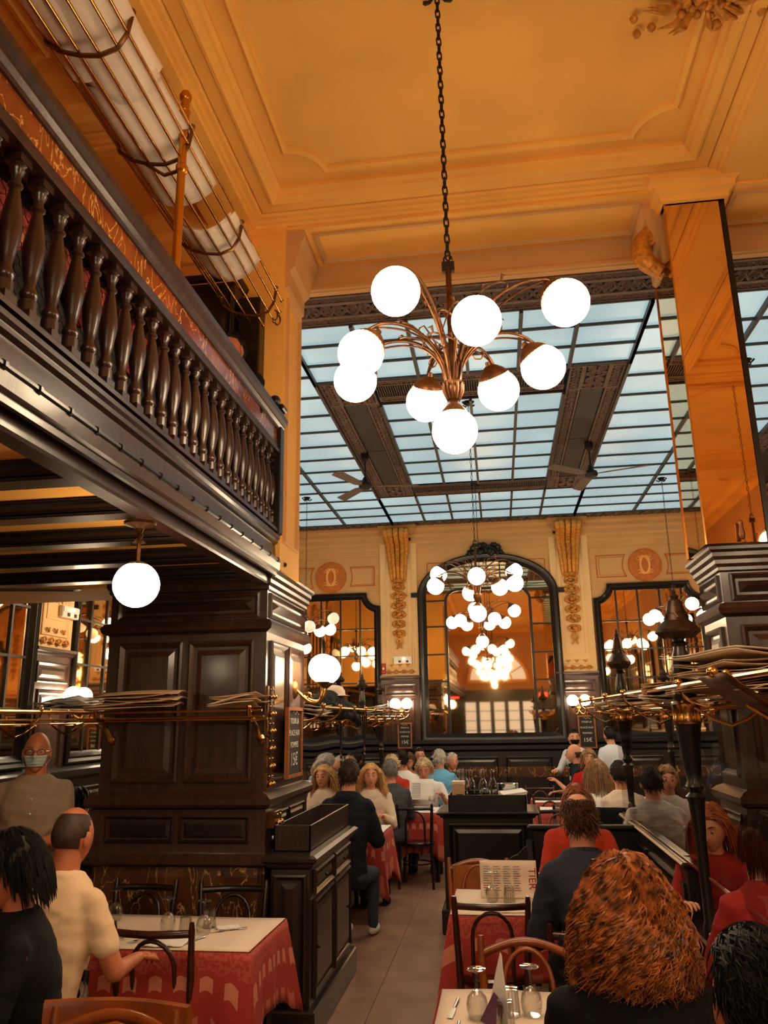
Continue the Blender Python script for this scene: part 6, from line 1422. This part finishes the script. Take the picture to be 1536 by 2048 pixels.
# gallery: tall brass rack on its pole with papers
t = thing('gallery_rack', 'long trough-shaped brass luggage rack high above the gallery handrail', 'rack', (-1.6, 3.24, 3.90))
def gr(nm, mb, m='brass', sm=1.0, **k): return obj(nm, mb, m, t, sm, world=True, **k)
SEC = [(-1.83, 4.76), (-1.80, 4.68), (-1.73, 4.625), (-1.64, 4.59), (-1.55, 4.575), (-1.47, 4.60), (-1.43, 4.67), (-1.415, 4.76)]
for i, (x, z) in enumerate(SEC):
    y1 = 4.98-(.12 if i in (0, 1) else 0)
    gr('rail', MB().tube([(x, .4, z), (x, y1, z)], .0075, 7)); gr('rail_end', MB().ball((x, y1, z), .014, 8, 6))
for y in (1.4, 2.55, 3.24, 4.05, 4.82):
    mb = MB(); mb.tube([(x, y, z-.012) for x, z in SEC], .011, 6)
    for x, z in (SEC[0], SEC[-1]): mb.ball((x, y, z+.012), .017, 8, 6)
    gr('hoop', mb, 'brass_dark')
gr('pole', MB().lathe([(.045, 3.885), (.045, 3.90), (.03, 3.92), (.022, 3.95), (.021, 4.50), (.030, 4.51), (.030, 4.54), (.022, 4.55), (.022, 4.70), (.030, 4.71), (.030, 4.74), (.023, 4.75), (.025, 4.86), (.030, 4.87), (.022, 4.89), (.022, 4.94), (.030, 4.95), (.032, 4.97), (.02, 4.995), (.001, 5.0)], 16, c=(-1.46, 3.24, 0)), 'brass_gold', .6)
gr('brace', MB().tube([(-1.46, 3.24, 4.52), (-1.55, 3.24, 4.50), (-1.66, 3.24, 4.585)], .010, 6), 'brass_dark')
for y in (4.86, 4.93): gr('hook', MB().tube([(-1.43+.02*math.sin(a), y, 4.62-.04*(1-math.cos(a))) for a in [k*.6 for k in range(8)]], .006, 6), 'brass_dark')
for k, (y0, y1, dx, s) in enumerate(((.7, 1.7, 0, 1), (1.75, 2.75, -.03, 2), (2.1, 2.85, .03, 5), (2.80, 3.66, 0, 3), (3.86, 4.42, .02, 4))):
    p = thing('rack_paper', ['white paper sheets lying in the gallery rack nearest above the camera', 'large white paper curled in the gallery rack at the top left corner', 'second white paper overlapping in the gallery rack near the top left corner', 'white papers in the gallery rack just left of the brass pole', 'small white paper at the far end of the gallery rack right of the pole'][k], 'papers', (-1.63+dx, (y0+y1)/2, 4.60))
    for q in range(2):
        mb = MB(); L = (y1-y0)/2
        mb.grid(lambda u, v: (-.20+.38*u+.02*q, (-1+2*v)*L*(1-.06*q)+.03*math.sin(u*4+s), .012+.016*q+.13*abs((u-.5)*2)**2.0+.01*math.sin(v*7+s+q)), 12, 10); o = obj('sheet', mb, 'paper', p, 1.2); md = o.modifiers.new('s', 'SOLIDIFY'); md.thickness = .002
# red cloths of the gallery tables glimpsed between the balusters
for k, (y0, y1) in enumerate(((1.85, 2.30), (2.45, 2.80), (2.95, 3.3), (3.9, 4.3))):
    mb = MB(); n = 16
    mb.grid(lambda u, v: (-1.585+.012*math.sin(u*14), y0+(y1-y0)*u, 3.59-(.10+.16*abs(math.sin(u*PI*1.0)))*v), n, 4)
    me = mb.mesh('tablecloth', 'tablecloth_red', 1.0); ul = me.uv_layers.new(name='UVMap')
    for li, l in enumerate(me.loops): c = me.vertices[l.vertex_index].co; ul.data[li].uv = (c.y, (3.62-c.z)*.9)
    o = bpy.data.objects.new('tablecloth', me); COL.objects.link(o); md = o.modifiers.new('s', 'SOLIDIFY'); md.thickness = .002
    tag(o, 'red cloth of a gallery table glimpsed between the balusters, %s of four' % ('nearest', 'second', 'third', 'farthest')[k], 'tablecloth', 'gallery tablecloths')
# chair with a broad brown back beyond the menu table, jacket, floor scrap
t = chair('brown chair with woven back panel beyond the folded menu', -.20, 5.55, PI, 'light'); obj('woven_panel', MB().sweep([(-.006, .62), (.006, .62), (.006, .84), (-.006, .84)], [(-.17+.34*k/8, -.215-.03*math.sin(PI*k/8)) for k in range(9)], FLAT, False), 'oak', t)
t = thing('jacket', 'black jacket hanging on the chair of the man in the dark blue shirt', 'jacket', (.30, 3.985, .45)); mb = MB(); rings(mb, [(Vector((0, 0, q)), .15-.03*abs(q-.2)-(.05 if q > .35 else 0), .035, Vector((1, 0, 0)), Vector((0, 1, 0))) for q in (-.2, -.05, .1, .2, .3, .36, .40)]); obj('cloth', fuse(mb, .014, 3, 'cloth', 'black_cloth', .014), None, t)
t = tag(obj('paper_scrap', MB().grid(lambda u, v: (.05*u, .02*v, .003+.004*math.sin(u*5)), 4, 2), 'paper_white', loc=(-.62, 8.45, 0)), 'small white paper scrap lying on the aisle floor', 'litter')
